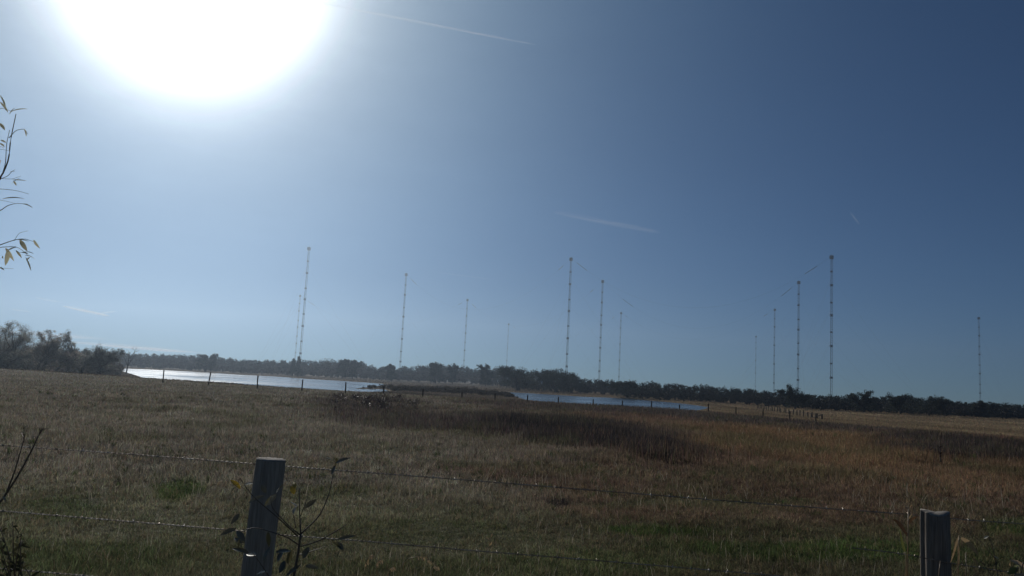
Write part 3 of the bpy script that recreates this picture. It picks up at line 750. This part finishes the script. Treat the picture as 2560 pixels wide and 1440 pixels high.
# ------------------------------------------------------------------ near barbed wire fence
D1, D2 = 3.45, 4.25
P1t, P1b = at(678, 1150, D1), at(640, 1440, D1); P2t, P2b = at(2337, 1282, D2), at(2340, 1440, D2)
fn = np.array([-(P2t[1] - P1t[1]), P2t[0] - P1t[0]]); fn /= np.linalg.norm(fn)      # points away from the camera
def on_fence(px, py, off=0.0):
    d = ray(px, py); o2 = P1t[:2] + fn * off
    s = ((o2 - C0[:2]) @ fn) / (d[:2] @ fn); return C0 + d * s
def near_post(top, bot, r0, seed, split=False):
    ax = top - bot; ax /= np.linalg.norm(ax); g = ground_at(top[0], top[1])
    L_ = (top[2] - g) / ax[2] + 0.35; base = top - ax * L_; n = 36
    q = np.random.default_rng(seed)
    th = np.arange(n) * 2 * math.pi / n
    prof = 1 + 0.03 * np.sin(2 * th + 1) + 0.012 * np.sin(5 * th + seed) + 0.004 * q.normal(size=n)
    if split:   # a drying split down the side
        k0 = int(n * 0.53); prof[k0] *= 0.72; prof[k0 + 1] *= 0.96; prof[k0 - 1] *= 1.05; prof[k0 - 2] *= 1.04
    X_ = np.array([1.0, 0, 0]); X_ = X_ - ax * (X_ @ ax); X_ /= np.linalg.norm(X_); Y_ = np.cross(ax, X_)
    rows = []; kk = 40
    for s in np.linspace(0, 1, kk):
        wob = 1 + 0.012 * math.sin(s * 9 + seed) + 0.01 * math.sin(s * 23)
        rr_ = r0 * wob * (1.06 - 0.07 * s) * (prof + 0.004 * q.normal(size=n)) * (0.985 if s == 1 else 1)
        c_ = base + ax * L_ * s
        if s == 1: c_ = c_ + ax * (q.normal(0, 0.0025 if split else 0.001, n) + (0.008 * np.sin(2 * th + 2) if split else 0))[:, None]
        rows.append(c_ + X_ * (np.cos(th) * rr_)[:, None] + Y_ * (np.sin(th) * rr_)[:, None])
    V = np.concatenate(rows)
    i = np.arange(kk - 1)[:, None] * n; j = np.arange(n)[None]; j2 = (j + 1) % n
    Q = np.stack([i + j, i + j2, i + n + j2, i + n + j], -1).reshape(-1, 4)
    capc = base + ax * L_
    ring = rows[-1]; in1 = capc + (ring - capc) * 0.97 + ax * 0.004; in2 = capc + (ring - capc) * 0.5 + ax * 0.006
    CV = np.concatenate([ring + ax * 0.0005, in1, in2, [capc + ax * 0.005]])
    CQ = np.concatenate([np.stack([j[0] + a_, j2[0] + a_, j2[0] + n + a_, j[0] + n + a_], -1) for a_ in (0, n)])
    CT = np.stack([j[0] + 2 * n, j2[0] + 2 * n, np.full(n, 3 * n)], -1)
    return V, Q, CV, CQ, CT, base
fo = np.array([P1t[0], P1t[1], ground_at(P1t[0], P1t[1])])
froot = empty('barbed_wire_fence', fo, 'near barbed wire fence on two round weathered wooden posts', 'fence')
for (tp, bt, r0, sd_, sp, lab) in ((P1t, P1b, 0.0605, 4, False, 'smooth grey post lightened for glare with pale sawn top, leaning, left'), (P2t, P2b, 0.0715, 9, True, 'thicker split post with rough pale left edge, right'),
                                 (on_fence(-1500, 1010), on_fence(-1500, 1010) - np.array([0, 0, 1.0]), 0.06, 5, False, None), (on_fence(4700, 1480), on_fence(4700, 1480) - np.array([0, 0, 1.0]), 0.06, 6, False, None)):
    V_, Q_, CV, CQ, CT, _ = near_post(tp, bt, r0, sd_, sp)
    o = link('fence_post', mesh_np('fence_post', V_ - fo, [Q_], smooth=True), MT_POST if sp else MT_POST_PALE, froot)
    if lab: o['label'] = lab
    link('post_top', mesh_np('post_top', CV - V_[0] * 0 - fo, [CQ, CT], smooth=True), MT_ENDG, o)
def barbed(pix, off, name='barbed_wire'):
    P = []
    xs_ = np.arange(pix[0][0], pix[-1][0] + 1, 10.0)
    ys_ = np.interp(xs_, [a for a, b in pix], [b for a, b in pix])
    ys_ = np.convolve(np.pad(ys_, 6, mode='reflect', reflect_type='odd'), np.ones(13) / 13, 'valid')
    P = np.array([on_fence(a, b, off) for a, b in zip(xs_, ys_)])
    s = np.concatenate([[0], np.cumsum(np.linalg.norm(np.diff(P, axis=0), axis=1))])
    u = np.arange(0, s[-1], 0.0065); C = np.stack([np.interp(u, s, P[:, k]) for k in range(3)], -1)
    T_ = np.gradient(C, axis=0); T_ /= np.linalg.norm(T_, axis=1)[:, None]
    A_ = np.cross(T_, [0, 0, 1.0]); A_ /= np.linalg.norm(A_, axis=1)[:, None]; B_ = np.cross(T_, A_)
    m = MB()
    for ph in (0, math.pi):
        a_ = u / 0.040 * 2 * math.pi + ph
        m.tube(C + 0.0019 * (A_ * np.cos(a_)[:, None] + B_ * np.sin(a_)[:, None]) - fo, 0.0013, 4, cap=False)
    q = np.random.default_rng(int(pix[0][1]))
    for k in range(12, len(u), 15):
        c_ = C[k] - fo
        for _ in range(2):
            v = A_[k] * q.normal() + B_[k] * q.normal() + T_[k] * q.normal() * .3; v /= np.linalg.norm(v)
            m.tube([c_ - v * 0.012, c_ + v * 0.012], [0.0010, 0.0010], 3)
        m.tube([c_ - T_[k] * 0.004, c_ + T_[k] * 0.004], 0.0030, 5)
    link(name, m.mesh(name), MT_WIRE, froot)
barbed([(-400, 1086), (0, 1113), (320, 1135), (640, 1160), (712, 1166), (1100, 1195), (1500, 1227), (1900, 1259), (2300, 1288), (2375, 1297), (2560, 1310), (2900, 1334)], 0.065)
barbed([(-400, 1246), (0, 1277), (300, 1302), (600, 1327), (680, 1336), (900, 1354), (1300, 1388), (1700, 1420), (1900, 1430), (2200, 1379 + 30), (2310, 1396), (2373, 1409), (2480, 1425), (2800, 1460)] if False else
       [(-400, 1246), (0, 1277), (300, 1302), (600, 1327), (680, 1336), (900, 1352), (1150, 1374), (1500, 1402), (1900, 1436), (2560, 1492), (2800, 1510)], 0.065)
barbed([(2130, 1370), (2250, 1383), (2310, 1394), (2373, 1408), (2480, 1424), (2700, 1460)], -0.085)
barbed([(-400, 1392), (0, 1421), (300, 1447), (680, 1481), (1500, 1555), (2560, 1650)], 0.065)

# ------------------------------------------------------------------ near plants
def leaf_shape(m, p, d, up, ln, wd, fold=0.25, curl=0.3, n=6):
    d = d / np.linalg.norm(d); s = np.cross(d, up); s /= np.linalg.norm(s) + 1e-9; u = np.cross(s, d)
    ks = np.linspace(0, 1, n); V = []
    for k in ks:
        w = wd * math.sin(math.pi * min(1, k * 0.93 + 0.05)) ** 0.8 * 0.5
        c = p + d * ln * k - u * curl * ln * k * k
        V += [c + s * w + u * fold * w, c, c - s * w + u * fold * w]
    Q = []
    for k in range(n - 1):
        a = k * 3; Q += [(a, a + 1, a + 4, a + 3), (a + 1, a + 2, a + 5, a + 4)]
    m.add(V, Q)
MT_LEAF = leafy('sapling_leaf', 0.28, 0.14, 0.30, (0.085, 0.085, 0.045))
MT_DOCK = leafy('dead_dock_seed', 0.2, 0.02, 0.5, (0.05, 0.025, 0.015))
MT_DULL = leafy('dull_leaf', 0.3, 0.02, 0.6, (0.06, 0.065, 0.035))
MT_YEL = leafy('yellow_leaf', 0.5, 0.06, 0.4, (0.34, 0.27, 0.04))
MT_REED = leafy('dry_reed', 0.35, 0.10, 0.35, (0.34, 0.27, 0.17))
MT_TWIG = leafy('tree_twig_leaf', 0.65, 0.08, 0.35, (0.36, 0.39, 0.32))
def plant(name, label, cat, D, stems, leaves, smat, lmat, group=None, base=None, fine=1.0):
    """stems: list of (pixel polyline, r0, r1, dD); leaves: (px, py, dx, dy, len, wid, yellow?)"""
    b0 = at(*base, D) if base else at(*stems[0][0][0], D); g = ground_at(b0[0], b0[1])
    o0 = np.array([b0[0], b0[1], g]); root = empty(name, o0, label, cat, group)
    m = MB()
    for pl, r0, r1, dd in stems:
        k = np.linspace(0, 1, len(pl)); kk = np.linspace(0, 1, max(len(pl) * 3, 6))
        xs_, ys_ = [np.interp(kk, k, [q[i] for q in pl]) for i in (0, 1)]
        for arr in (xs_, ys_):
            arr[1:-1] = arr[1:-1] * .5 + (arr[:-2] + arr[2:]) * .25
        P = np.array([at(a, b, D + dd * t) for a, b, t in zip(xs_, ys_, kk)]) - o0
        m.tube(P, np.linspace(r0, r1, len(P)) * fine, 6)
    link('stem', m.mesh('stem'), smat, root)
    q = np.random.default_rng(abs(len(leaves) + int(stems[0][0][0][0]) + 7))
    groups = {}
    for lf in leaves:
        px, py, dx, dy, ln, wd = lf[:6]; mt_ = lf[6] if len(lf) > 6 else lmat; Dl = lf[7] if len(lf) > 7 else D + q.uniform(-.06, .06)
        p_ = at(px, py, Dl) - o0; e = at(px + dx, py + dy, Dl + q.uniform(-.03, .03)) - o0
        mm = MB(); up = np.array([q.normal() * .5, -0.5 + q.normal() * .4, 0.8])
        leaf_shape(mm, p_, e - p_, up, ln * (0.85 if fine < 1 else 1), wd * (0.7 if fine < 1 else 1), 0.35, q.uniform(0, .35))
        link('leaf', mm.mesh('leaf'), mt_, root)
    return root
# sapling right of the left post
SL = [(600, 1222, -22, -22), (608, 1216, 24, -12), (598, 1210, -18, 12), (665, 1232, -6, -10), (660, 1240, -22, 6), (690, 1236, -14, 14), (692, 1232, 6, -10), (738, 1222, -4, -18), (735, 1236, -6, -20),
      (742, 1268, -12, -14), (762, 1270, 18, -14), (734, 1285, 4, -16), (598, 1285, -10, 12), (590, 1322, -16, 4), (592, 1328, 12, 14), (600, 1350, -8, 30), (606, 1358, -16, -12), (670, 1330, 2, 28), (676, 1368, -14, 20),
      (690, 1382, 14, -4), (640, 1388, -16, -2), (708, 1375, -12, 24), (728, 1378, -6, 22), (758, 1396, 6, -14), (752, 1412, -12, 8), (764, 1414, 12, 2), (668, 1430, -14, 0), (622, 1384, -14, -6), (836, 1168, 4, -16), (840, 1158, 16, -10), (832, 1152, -12, -6), (838, 1164, -8, 18),
      (828, 1352, 18, 10), (842, 1356, 14, 16), (846, 1348, 20, -6), (712, 1402, -8, 18)]
leaves = [(a, b, c, d, random.uniform(.042, .07), random.uniform(.016, .026)) for a, b, c, d in SL]
leaves[7] += (MT_YEL,); leaves[8] += (MT_YEL,); leaves[0] += (MT_YEL,)
plant('sapling', 'young bare branched sapling with a few pale leaves growing beside the left fence post', 'sapling', 3.15,
      [([(727, 1475), (735, 1440), (745, 1385), (752, 1335)], .0062, .0045, 0), ([(752, 1335), (749, 1280), (748, 1220)], .003, .0015, .05), ([(752, 1335), (800, 1290), (825, 1230), (836, 1165)], .0032, .0015, .08),
       ([(745, 1368), (800, 1352), (850, 1322), (868, 1310)], .003, .0013, -.1), ([(745, 1388), (780, 1378), (815, 1366)], .002, .001, .1), ([(750, 1337), (725, 1318), (696, 1288), (680, 1270), (676, 1240)], .003, .001, -.1),
       ([(746, 1362), (720, 1344), (692, 1334), (640, 1318), (608, 1325)], .003, .0012, -.12), ([(740, 1320), (735, 1295), (733, 1280)], .0018, .001, 0), ([(744, 1340), (690, 1290), (630, 1240), (600, 1195)], .003, .001, -.12),
       ([(672, 1440), (645, 1400), (630, 1380)], .002, .001, -.1), ([(752, 1290), (762, 1262), (770, 1240)], .0016, .001, 0)],
      leaves, MT_STEM, MT_LEAF, base=(727, 1475))
# bare forked weed at the left edge
def twig(px, py, dx, dy, n=4, s=12, seed=0):
    q = random.Random(seed); return [([(px, py), (px + dx * .5 + q.uniform(-4, 4), py + dy * .5), (px + dx + q.uniform(-s, s), py + dy + q.uniform(-s, s) * .5)], .0012, .0006, q.uniform(-.05, .05)) for _ in range(n)]
plant('bare_weed', 'leafless forked brown weed stem crossing the wires at the left edge', 'weed', 2.9,
      [([(-40, 1300), (0, 1258), (45, 1190), (80, 1125), (96, 1088)], .0045, .0020, 0), ([(10, 1245), (35, 1185), (55, 1115), (60, 1100)], .003, .0014, 0)] + twig(96, 1090, 15, -26, 7, 14, 1) + twig(60, 1102, -4, -22, 5, 12, 2),
      [(92, 1090, -10, 2, .02, .006), (-2, 1238, 10, -6, .03, .01), (6, 1240, 8, 10, .03, .01)], MT_STEM, MT_LEAF, base=(-40, 1300))
# leafy shrub in the bottom left corner
q = random.Random(4); st, lv = [], []
for k in range(9):
    x0, y0 = q.uniform(20, 90), 1470; x1, y1 = x0 + q.uniform(-50, 60), q.uniform(1300, 1400)
    st.append(([(x0, y0), ((x0 + x1) / 2 + q.uniform(-8, 8), (y0 + y1) / 2), (x1, y1)], .0028, .001, q.uniform(-.15, .15)))
    for j in range(7):
        t_ = q.uniform(.3, 1); lv.append((x0 + (x1 - x0) * t_, y0 + (y1 - y0) * t_, q.uniform(-18, 18), q.uniform(-14, 10), q.uniform(.025, .045), q.uniform(.008, .014)))
plant('small_shrub', 'small dark twiggy shrub in the bottom left corner under the wires', 'shrub', 3.0, st, lv, MT_STEM, MT_DULL, base=(60, 1470))
# tall dry reed left of the right post
def strap(m, pts, w, D, o0, dd=0.0):
    k = np.linspace(0, 1, len(pts)); kk = np.linspace(0, 1, 12)
    xs_, ys_ = [np.interp(kk, k, [q_[i] for q_ in pts]) for i in (0, 1)]
    for _ in range(2):
        xs_[1:-1] = xs_[1:-1] * .4 + (xs_[:-2] + xs_[2:]) * .3; ys_[1:-1] = ys_[1:-1] * .4 + (ys_[:-2] + ys_[2:]) * .3
    P = np.array([at(a, b, D + dd * t) for a, b, t in zip(xs_, ys_, kk)]) - o0
    T_ = np.gradient(P, axis=0); T_ /= np.linalg.norm(T_, axis=1)[:, None]
    S_ = np.cross(T_, [0.25, 1, 0.2]); S_ /= np.linalg.norm(S_, axis=1)[:, None]
    ww = w * np.sin(np.pi * np.clip(kk * 0.9 + 0.1, 0, 1)) ** 0.7 / 2
    u = np.cross(S_, T_)
    V = np.stack([P - S_ * ww[:, None] + u * ww[:, None] * .3, P, P + S_ * ww[:, None] + u * ww[:, None] * .3], 1).reshape(-1, 3); Q = []
    for a in range(11): Q += [(a * 3, a * 3 + 1, a * 3 + 4, a * 3 + 3), (a * 3 + 1, a * 3 + 2, a * 3 + 5, a * 3 + 4)]
    m.add(V, Q)
def reed(name, label, D, stems, straps, smat=MT_REED, lmat=MT_REED, group=None):
    b0 = at(*stems[0][0][0], D); g = ground_at(b0[0], b0[1]); o0 = np.array([b0[0], b0[1], g]); root = empty(name, o0, label, 'reed', group)
    for pl, r0, r1 in stems:
        m = MB(); m.tube(np.array([at(a, b, D) for a, b in pl]) - o0, np.linspace(r0, r1, len(pl)), 6); link('stem', m.mesh('stem'), smat, root)
    for pl, w, *rest in straps:
        m = MB(); strap(m, pl, w, D, o0, rest[0] if rest else 0.05); link('leaf', m.mesh('leaf'), rest[1] if len(rest) > 1 else lmat, root)
MT_REEDB = leafy('brown_reed_leaf', 0.35, 0.04, 0.4, (0.10, 0.06, 0.03)); MT_REEDG = leafy('green_reed_leaf', 0.45, 0.06, 0.4, (0.14, 0.17, 0.04))
reed('dry_reed', 'dry reed with curling brown leaves standing left of the right fence post', 4.05,
     [([(2268, 1500), (2268, 1440), (2270, 1350), (2271, 1273)], .004, .002), ([(2264, 1500), (2264, 1440), (2265, 1400), (2263, 1380)], .003, .002)],
     [([(2269, 1340), (2255, 1318), (2243, 1303), (2230, 1298)], .018, .05, MT_REEDB), ([(2272, 1310), (2280, 1298), (2292, 1292)], .016, .05, MT_REEDB), ([(2272, 1297), (2277, 1290), (2281, 1284)], .010), ([(2264, 1385), (2256, 1360), (2250, 1325)], .013, .03, MT_REEDG),
      ([(2270, 1365), (2267, 1348), (2267, 1336)], .010), ([(2271, 1275), (2266, 1264), (2255, 1268)], .006), ([(2271, 1275), (2278, 1264), (2282, 1262)], .006), ([(2271, 1275), (2262, 1262), (2261, 1257)], .005)])
reed('bent_reed', 'pale bent reed leaves standing right of the right fence post', 4.0,
     [([(2395, 1500), (2396, 1440), (2395, 1370), (2398, 1338)], .0025, .0018), ([(2413, 1500), (2414, 1440), (2415, 1380)], .002, .0015), ([(2350, 1500), (2346, 1440), (2351, 1402)], .002, .0015)],
     [([(2398, 1338), (2390, 1362), (2384, 1385), (2376, 1408)], .010), ([(2403, 1345), (2420, 1355), (2434, 1372), (2446, 1388)], .022), ([(2432, 1395), (2442, 1406), (2446, 1420)], .012), ([(2450, 1432), (2440, 1438), (2425, 1452)], .02), ([(2395, 1350), (2397, 1390), (2396, 1420)], .008)])
plant('nettle_stem', 'thin dark stem leaning up to the top wire right of the bent reeds', 'weed', 4.0, [([(2500, 1480), (2470, 1424), (2448, 1398), (2480, 1350)][:3] + [], .002, .0015, 0), ([(2498, 1470), (2488, 1390), (2462, 1308)], .0022, .001, 0), ([(2490, 1400), (2450, 1350), (2378, 1300)], .0015, .001, 0)],
      [(2486, 1392, 12, 6, .04, .015), (2472, 1340, -14, 6, .03, .012)], MT_STEM, MT_TWIG, base=(2500, 1480))
plant('corner_plant', 'yellow green broad leaved plant with pale dry leaves in the bottom right corner', 'plant', 3.9,
      [([(2530, 1500), (2536, 1440), (2545, 1415)], .003, .002, 0), ([(2540, 1480), (2552, 1440), (2558, 1405)], .003, .002, 0)],
      [(2524, 1400, 30, 10, .09, .022, MT_REED), (2545, 1420, -20, 12, .06, .03, MT_REEDG), (2535, 1437, 24, 2, .07, .02, MT_REED), (2558, 1408, -22, 12, .07, .035, MT_REEDG), (2526, 1404, -2, 14, .03, .018, MT_REED)], MT_STEM, MT_REEDG, base=(2530, 1500))
# drooping grass heads by the bottom edge
def seed_head(pts, D, label):
    b0 = at(*pts[0], D); g = ground_at(b0[0], b0[1]); o0 = np.array([b0[0], b0[1], g]); root = empty('grass_head', o0, label, 'grass head', 'drooping pale grass heads at the bottom edge')
    m = MB(); P = np.array([at(a, b, D) for a, b in pts]) - o0; m.tube(P, .0012, 4); link('stem', m.mesh('stem'), MT_REED, root)
    m = MB(); q = np.random.default_rng(int(pts[0][0])); i0 = len(pts) // 2
    for a in range(i0, len(P) - 1):
        for t_ in np.linspace(0, 1, 6):
            p_ = P[a] * (1 - t_) + P[a + 1] * t_; leaf_shape(m, p_, np.array([q.normal() * .5 + .5, q.normal() * .3, -1.0]), np.array([0, -1, .3]), .022, .005, .2, .1, 4)
    link('seeds', m.mesh('seeds'), MT_REED, root)
seed_head([(905, 1475), (920, 1440), (915, 1408), (925, 1390), (932, 1386)], 4.4, 'small drooping grass head, leftmost of those at the bottom edge')
seed_head([(938, 1475), (945, 1440), (940, 1412), (948, 1402), (956, 1399)], 4.4, 'small drooping grass head just right of the leftmost one')
seed_head([(1000, 1460), (1010, 1408), (1022, 1396), (1045, 1391), (1065, 1394), (1084, 1408)], 4.3, 'largest arching grass head at the bottom edge, long comb of hanging seeds')
seed_head([(1068, 1470), (1076, 1432), (1084, 1418), (1096, 1416)], 4.3, 'short grass head right of the largest arching one')
seed_head([(965, 1480), (968, 1440), (975, 1422), (985, 1418)], 4.2, 'grass head below the largest arching one at the very bottom')
plant('white_seed_stem', 'short upright stem of whitish seed tufts just above the lower wire', 'weed', 5.2, [([(1222, 1450), (1222, 1400), (1224, 1362), (1228, 1338)], .002, .001, 0)],
      [(1222, 1372, -6, 10, .03, .012, MT_REED), (1224, 1364, 6, -8, .03, .01, MT_REED), (1224, 1350, -8, -6, .03, .01, MT_REED), (1228, 1342, 4, -10, .025, .01, MT_REED), (1222, 1380, 10, 4, .03, .01, MT_REED), (1244, 1342, 6, 4, .03, .01, MT_REED)], MT_REED, MT_REED, base=(1222, 1450))
plant('dock_stem', 'dark dead dock stalk standing in the grass at the right', 'weed', 14.0, [([(2352, 1155), (2351, 1135), (2349, 1116)], .014, .008, 0), ([(2351, 1137), (2346, 1124), (2344, 1120)], .008, .004, 0)],
      [(2350, 1118 + 3 * k, (-1) ** k * 3, -4, .05, .03) for k in range(9)], MT_STEM, MT_DOCK, base=(2352, 1155))

# overhanging tree whose twigs enter at the left edge: trunk outside the frame
q = random.Random(8)
B = [([(-260, 760), (-120, 560), (0, 450), (22, 400), (26, 350), (40, 285)], .010, .003, 0), ([(0, 450), (14, 412), (16, 360), (24, 325)], .004, .002, 0), ([(22, 345), (40, 325), (62, 322), (70, 336)], .003, .0012, 0),
     ([(-160, 620), (-60, 540), (0, 528), (18, 514), (40, 508), (70, 510)], .005, .0015, 0), ([(-80, 470), (0, 472), (40, 476), (72, 485)], .003, .0014, 0), ([(0, 500), (20, 504), (36, 508)], .0016, .001, 0),
     ([(-180, 690), (-60, 640), (0, 612), (35, 600), (60, 596), (90, 606)], .006, .0016, 0), ([(35, 602), (48, 582), (70, 577)], .0018, .001, 0), ([(-40, 625), (0, 618), (40, 616), (60, 628), (70, 640)], .004, .0014, 0), ([(-90, 670), (0, 670), (34, 672)], .002, .001, 0),
     ([(0, 448), (20, 440), (30, 428), (38, 424)], .003, .001, 0), ([(0, 446), (30, 448), (52, 440)], .002, .001, 0), ([(-120, 420), (-30, 300), (0, 268), (28, 278)], .004, .0012, 0), ([(-60, 390), (0, 372), (26, 378)], .002, .001, 0)]
LV = [(28, 280, 24, -12, .075, .018), (38, 270, -14, 10, .05, .014), (0, 238, 10, 16, .08, .02), (0, 255, 10, 10, .06, .016), (0, 308, 10, 14, .07, .02), (2, 350, 10, 4, .04, .012), (0, 358, 10, 6, .04, .012), (0, 366, 12, 2, .04, .012),
      (6, 498, 34, -8, .095, .026), (56, 510, 18, 2, .05, .014), (50, 444, -16, 10, .05, .012), (30, 450, 24, 0, .07, .012), (26, 430, 10, -6, .03, .012), (34, 452, 6, 10, .03, .012), (84, 600, 8, 14, .05, .016),
      (38, 600, 18, -2, .06, .018), (50, 600, 14, 22, .09, .026), (20, 624, -2, 26, .08, .028), (14, 620, 12, 18, .07, .02), (48, 632, 18, -4, .06, .016), (58, 630, 18, -2, .06, .015), (62, 638, 18, 2, .06, .016), (64, 644, 8, 18, .07, .02), (44, 618, -18, 2, .06, .018), (6, 640, 2, 6, .03, .012),
      (60, 322, 8, 14, .04, .012), (2, 400, -6, 8, .04, .012), (0, 668, 4, 2, .03, .01), (66, 652, 6, -8, .03, .01), (40, 626, 10, 12, .05, .014)]
LV += [(-q.uniform(30, 260), q.uniform(300, 800), q.uniform(-20, 20), q.uniform(-20, 20), q.uniform(.05, .09), q.uniform(.014, .026)) for _ in range(90)]
B = [([(-420, 1500), (-400, 1200), (-330, 900), (-260, 760), (-220, 560), (-230, 300)], .035, .01, 0), ([(-260, 760), (-180, 690)], .009, .006, 0), ([(-240, 650), (-160, 620)], .007, .005, 0), ([(-225, 480), (-120, 420), (-80, 470)], .006, .003, 0), ([(-225, 700), (-150, 690), (-90, 670)], .005, .002, 0), ([(-120, 420), (-60, 390)], .003, .002, 0)] + B
plant('overhanging_willow', 'slender willow tree just outside the left edge, its thin twigs reaching into the sky', 'tree', 3.4, B, LV, MT_STEM, MT_TWIG, base=(-420, 1500), fine=0.48)

# ------------------------------------------------------------------ high clouds and vapour trails (above the haze)
def vapour(name, label, cat, p, q_, width, thick, dens, alt=7000.0, wav=3.0, fade=0.5, group=None):
    a_, b_ = on_z(*p, alt), on_z(*q_, alt); mid = (a_ + b_) / 2; ax = b_ - a_; Ln = np.linalg.norm(ax)
    m = MB(); kk = np.linspace(-1, 1, 17); n = 12; rows = []
    for k in kk:
        e = max(0.03, (1 - abs(k) ** 3)); th = np.arange(n) * 2 * math.pi / n
        rows.append(np.stack([np.full(n, k * Ln / 2), np.cos(th) * width / 2 * e ** .5, np.sin(th) * thick / 2 * e ** .5], -1))
    V = np.concatenate(rows + [np.array([[-Ln / 2 * 1.005, 0, 0], [Ln / 2 * 1.005, 0, 0]])])
    i = np.arange(16)[:, None] * n; j = np.arange(n)[None]; j2 = (j + 1) % n
    Q = np.stack([i + j, i + j2, i + n + j2, i + n + j], -1).reshape(-1, 4)
    T = [(17 * n, (t + 1) % n, t) for t in range(n)] + [(17 * n + 1, 16 * n + t, 16 * n + (t + 1) % n) for t in range(n)]
    me = mesh_np(name, V, [Q, T])
    mt_ = mat(name + '_vapour'); t, nn, L = mnodes(mt_)
    o_ = nn('ShaderNodeOutputMaterial'); pv = nn('ShaderNodeVolumePrincipled'); L(pv.outputs[0], o_.inputs['Volume'])
    pv.inputs['Color'].default_value = (1, 1, 1, 1); pv.inputs['Anisotropy'].default_value = 0.35
    tcn = nn('ShaderNodeTexCoord'); sc = nn('ShaderNodeVectorMath', operation='MULTIPLY'); sc.inputs[1].default_value = (2 / Ln, 2 / width, 2 / thick); L(tcn.outputs['Object'], sc.inputs[0])
    ln_ = nn('ShaderNodeVectorMath', operation='MULTIPLY'); ln_.inputs[1].default_value = (fade, 1, 1); L(sc.outputs[0], ln_.inputs[0])
    le = nn('ShaderNodeVectorMath', operation='LENGTH'); L(ln_.outputs[0], le.inputs[0])
    mr = nn('ShaderNodeMapRange', interpolation_type='SMOOTHSTEP'); mr.inputs[1].default_value = 1.0; mr.inputs[2].default_value = 0.0; mr.inputs[3].default_value = 0; mr.inputs[4].default_value = 1; L(le.outputs['Value'], mr.inputs[0])
    mpn = nn('ShaderNodeVectorMath', operation='MULTIPLY'); mpn.inputs[1].default_value = (wav, 1.6, 1.6); L(sc.outputs[0], mpn.inputs[0])
    ns = nn('ShaderNodeTexNoise'); ns.inputs['Scale'].default_value = 1.0; ns.inputs['Detail'].default_value = 3; L(mpn.outputs[0], ns.inputs[0])
    m2 = nn('ShaderNodeMapRange'); m2.inputs[1].default_value = 0.38; m2.inputs[2].default_value = 0.65; m2.inputs[3].default_value = 0.1; L(ns.outputs[0], m2.inputs[0])
    mu = nn('ShaderNodeMath', operation='MULTIPLY'); L(mr.outputs[0], mu.inputs[0]); L(m2.outputs[0], mu.inputs[1])
    mu2 = nn('ShaderNodeMath', operation='MULTIPLY'); mu2.inputs[1].default_value = dens; L(mu.outputs[0], mu2.inputs[0]); L(mu2.outputs[0], pv.inputs['Density'])
    mt_.cycles.volume_step_rate = 0.5
    o = link(name, me, mt_, None, tuple(mid)); o.rotation_euler = (0, 0, math.atan2(ax[1], ax[0]))
    return tag(o, label, cat, group)
vapour('contrail', 'long thin white vapour trail running right from the sun glare at the top', 'contrail', (480, -55), (1340, 112), 85, 80, 0.0110, wav=9)
vapour('contrail', 'very short faint vapour trail high on the right', 'contrail', (2126, 530), (2148, 561), 130, 90, 0.0016, wav=1)
vapour('contrail', 'faint level vapour trail above the third and fourth masts', 'contrail', (1080, 679), (1240, 700), 260, 120, 0.0007, wav=3)
vapour('cirrus_cloud', 'thin wispy cloud streak in the middle of the sky', 'cloud', (1385, 530), (1650, 582), 900, 250, 0.00055, wav=2)
vapour('cirrus_cloud', 'small bright cloud streak above the left trees', 'cloud', (160, 765), (270, 790), 1100, 300, 0.0024, alt=4000, wav=2)
vapour('cirrus_cloud', 'tiny cloud wisp right beside the small bright streak', 'cloud', (235, 786), (290, 778), 700, 200, 0.0008, alt=4000, wav=2)
vapour('cirrus_cloud', 'faint broken wisp up left of the small bright streak', 'cloud', (90, 744), (150, 756), 900, 200, 0.0006, alt=4000, wav=3)
vapour('cirrus_cloud', 'faint wisp at the left edge above the tallest left tree', 'cloud', (25, 772), (75, 780), 800, 200, 0.0008, alt=4000, wav=2)
vapour('cloud_bank', 'low pinkish cloud bank on the horizon above the lake tip', 'cloud', (225, 856), (440, 880), 5000, 130, 0.0009, alt=700, wav=2)
vapour('cloud_bank', 'fainter pinkish cloud bank behind the left trees', 'cloud', (50, 826), (190, 846), 4000, 110, 0.0007, alt=800, wav=2)

# ------------------------------------------------------------------ haze
hm = MB(); hm.box((0, 0, 104), (3100, 3100, 108)); hme = hm.mesh('haze', False)
MT_HAZE = mat('haze_air'); t, n, L = mnodes(MT_HAZE)
o_ = n('ShaderNodeOutputMaterial'); pv = n('ShaderNodeVolumePrincipled'); L(pv.outputs[0], o_.inputs['Volume'])
pv.inputs['Color'].default_value = (0.66, 0.82, 1.0, 1); pv.inputs['Density'].default_value = HAZE_DENSITY; pv.inputs['Anisotropy'].default_value = 0.73
tag(link('haze', hme, MT_HAZE), 'thin bright haze in the air towards the sun', 'haze', kind='stuff')
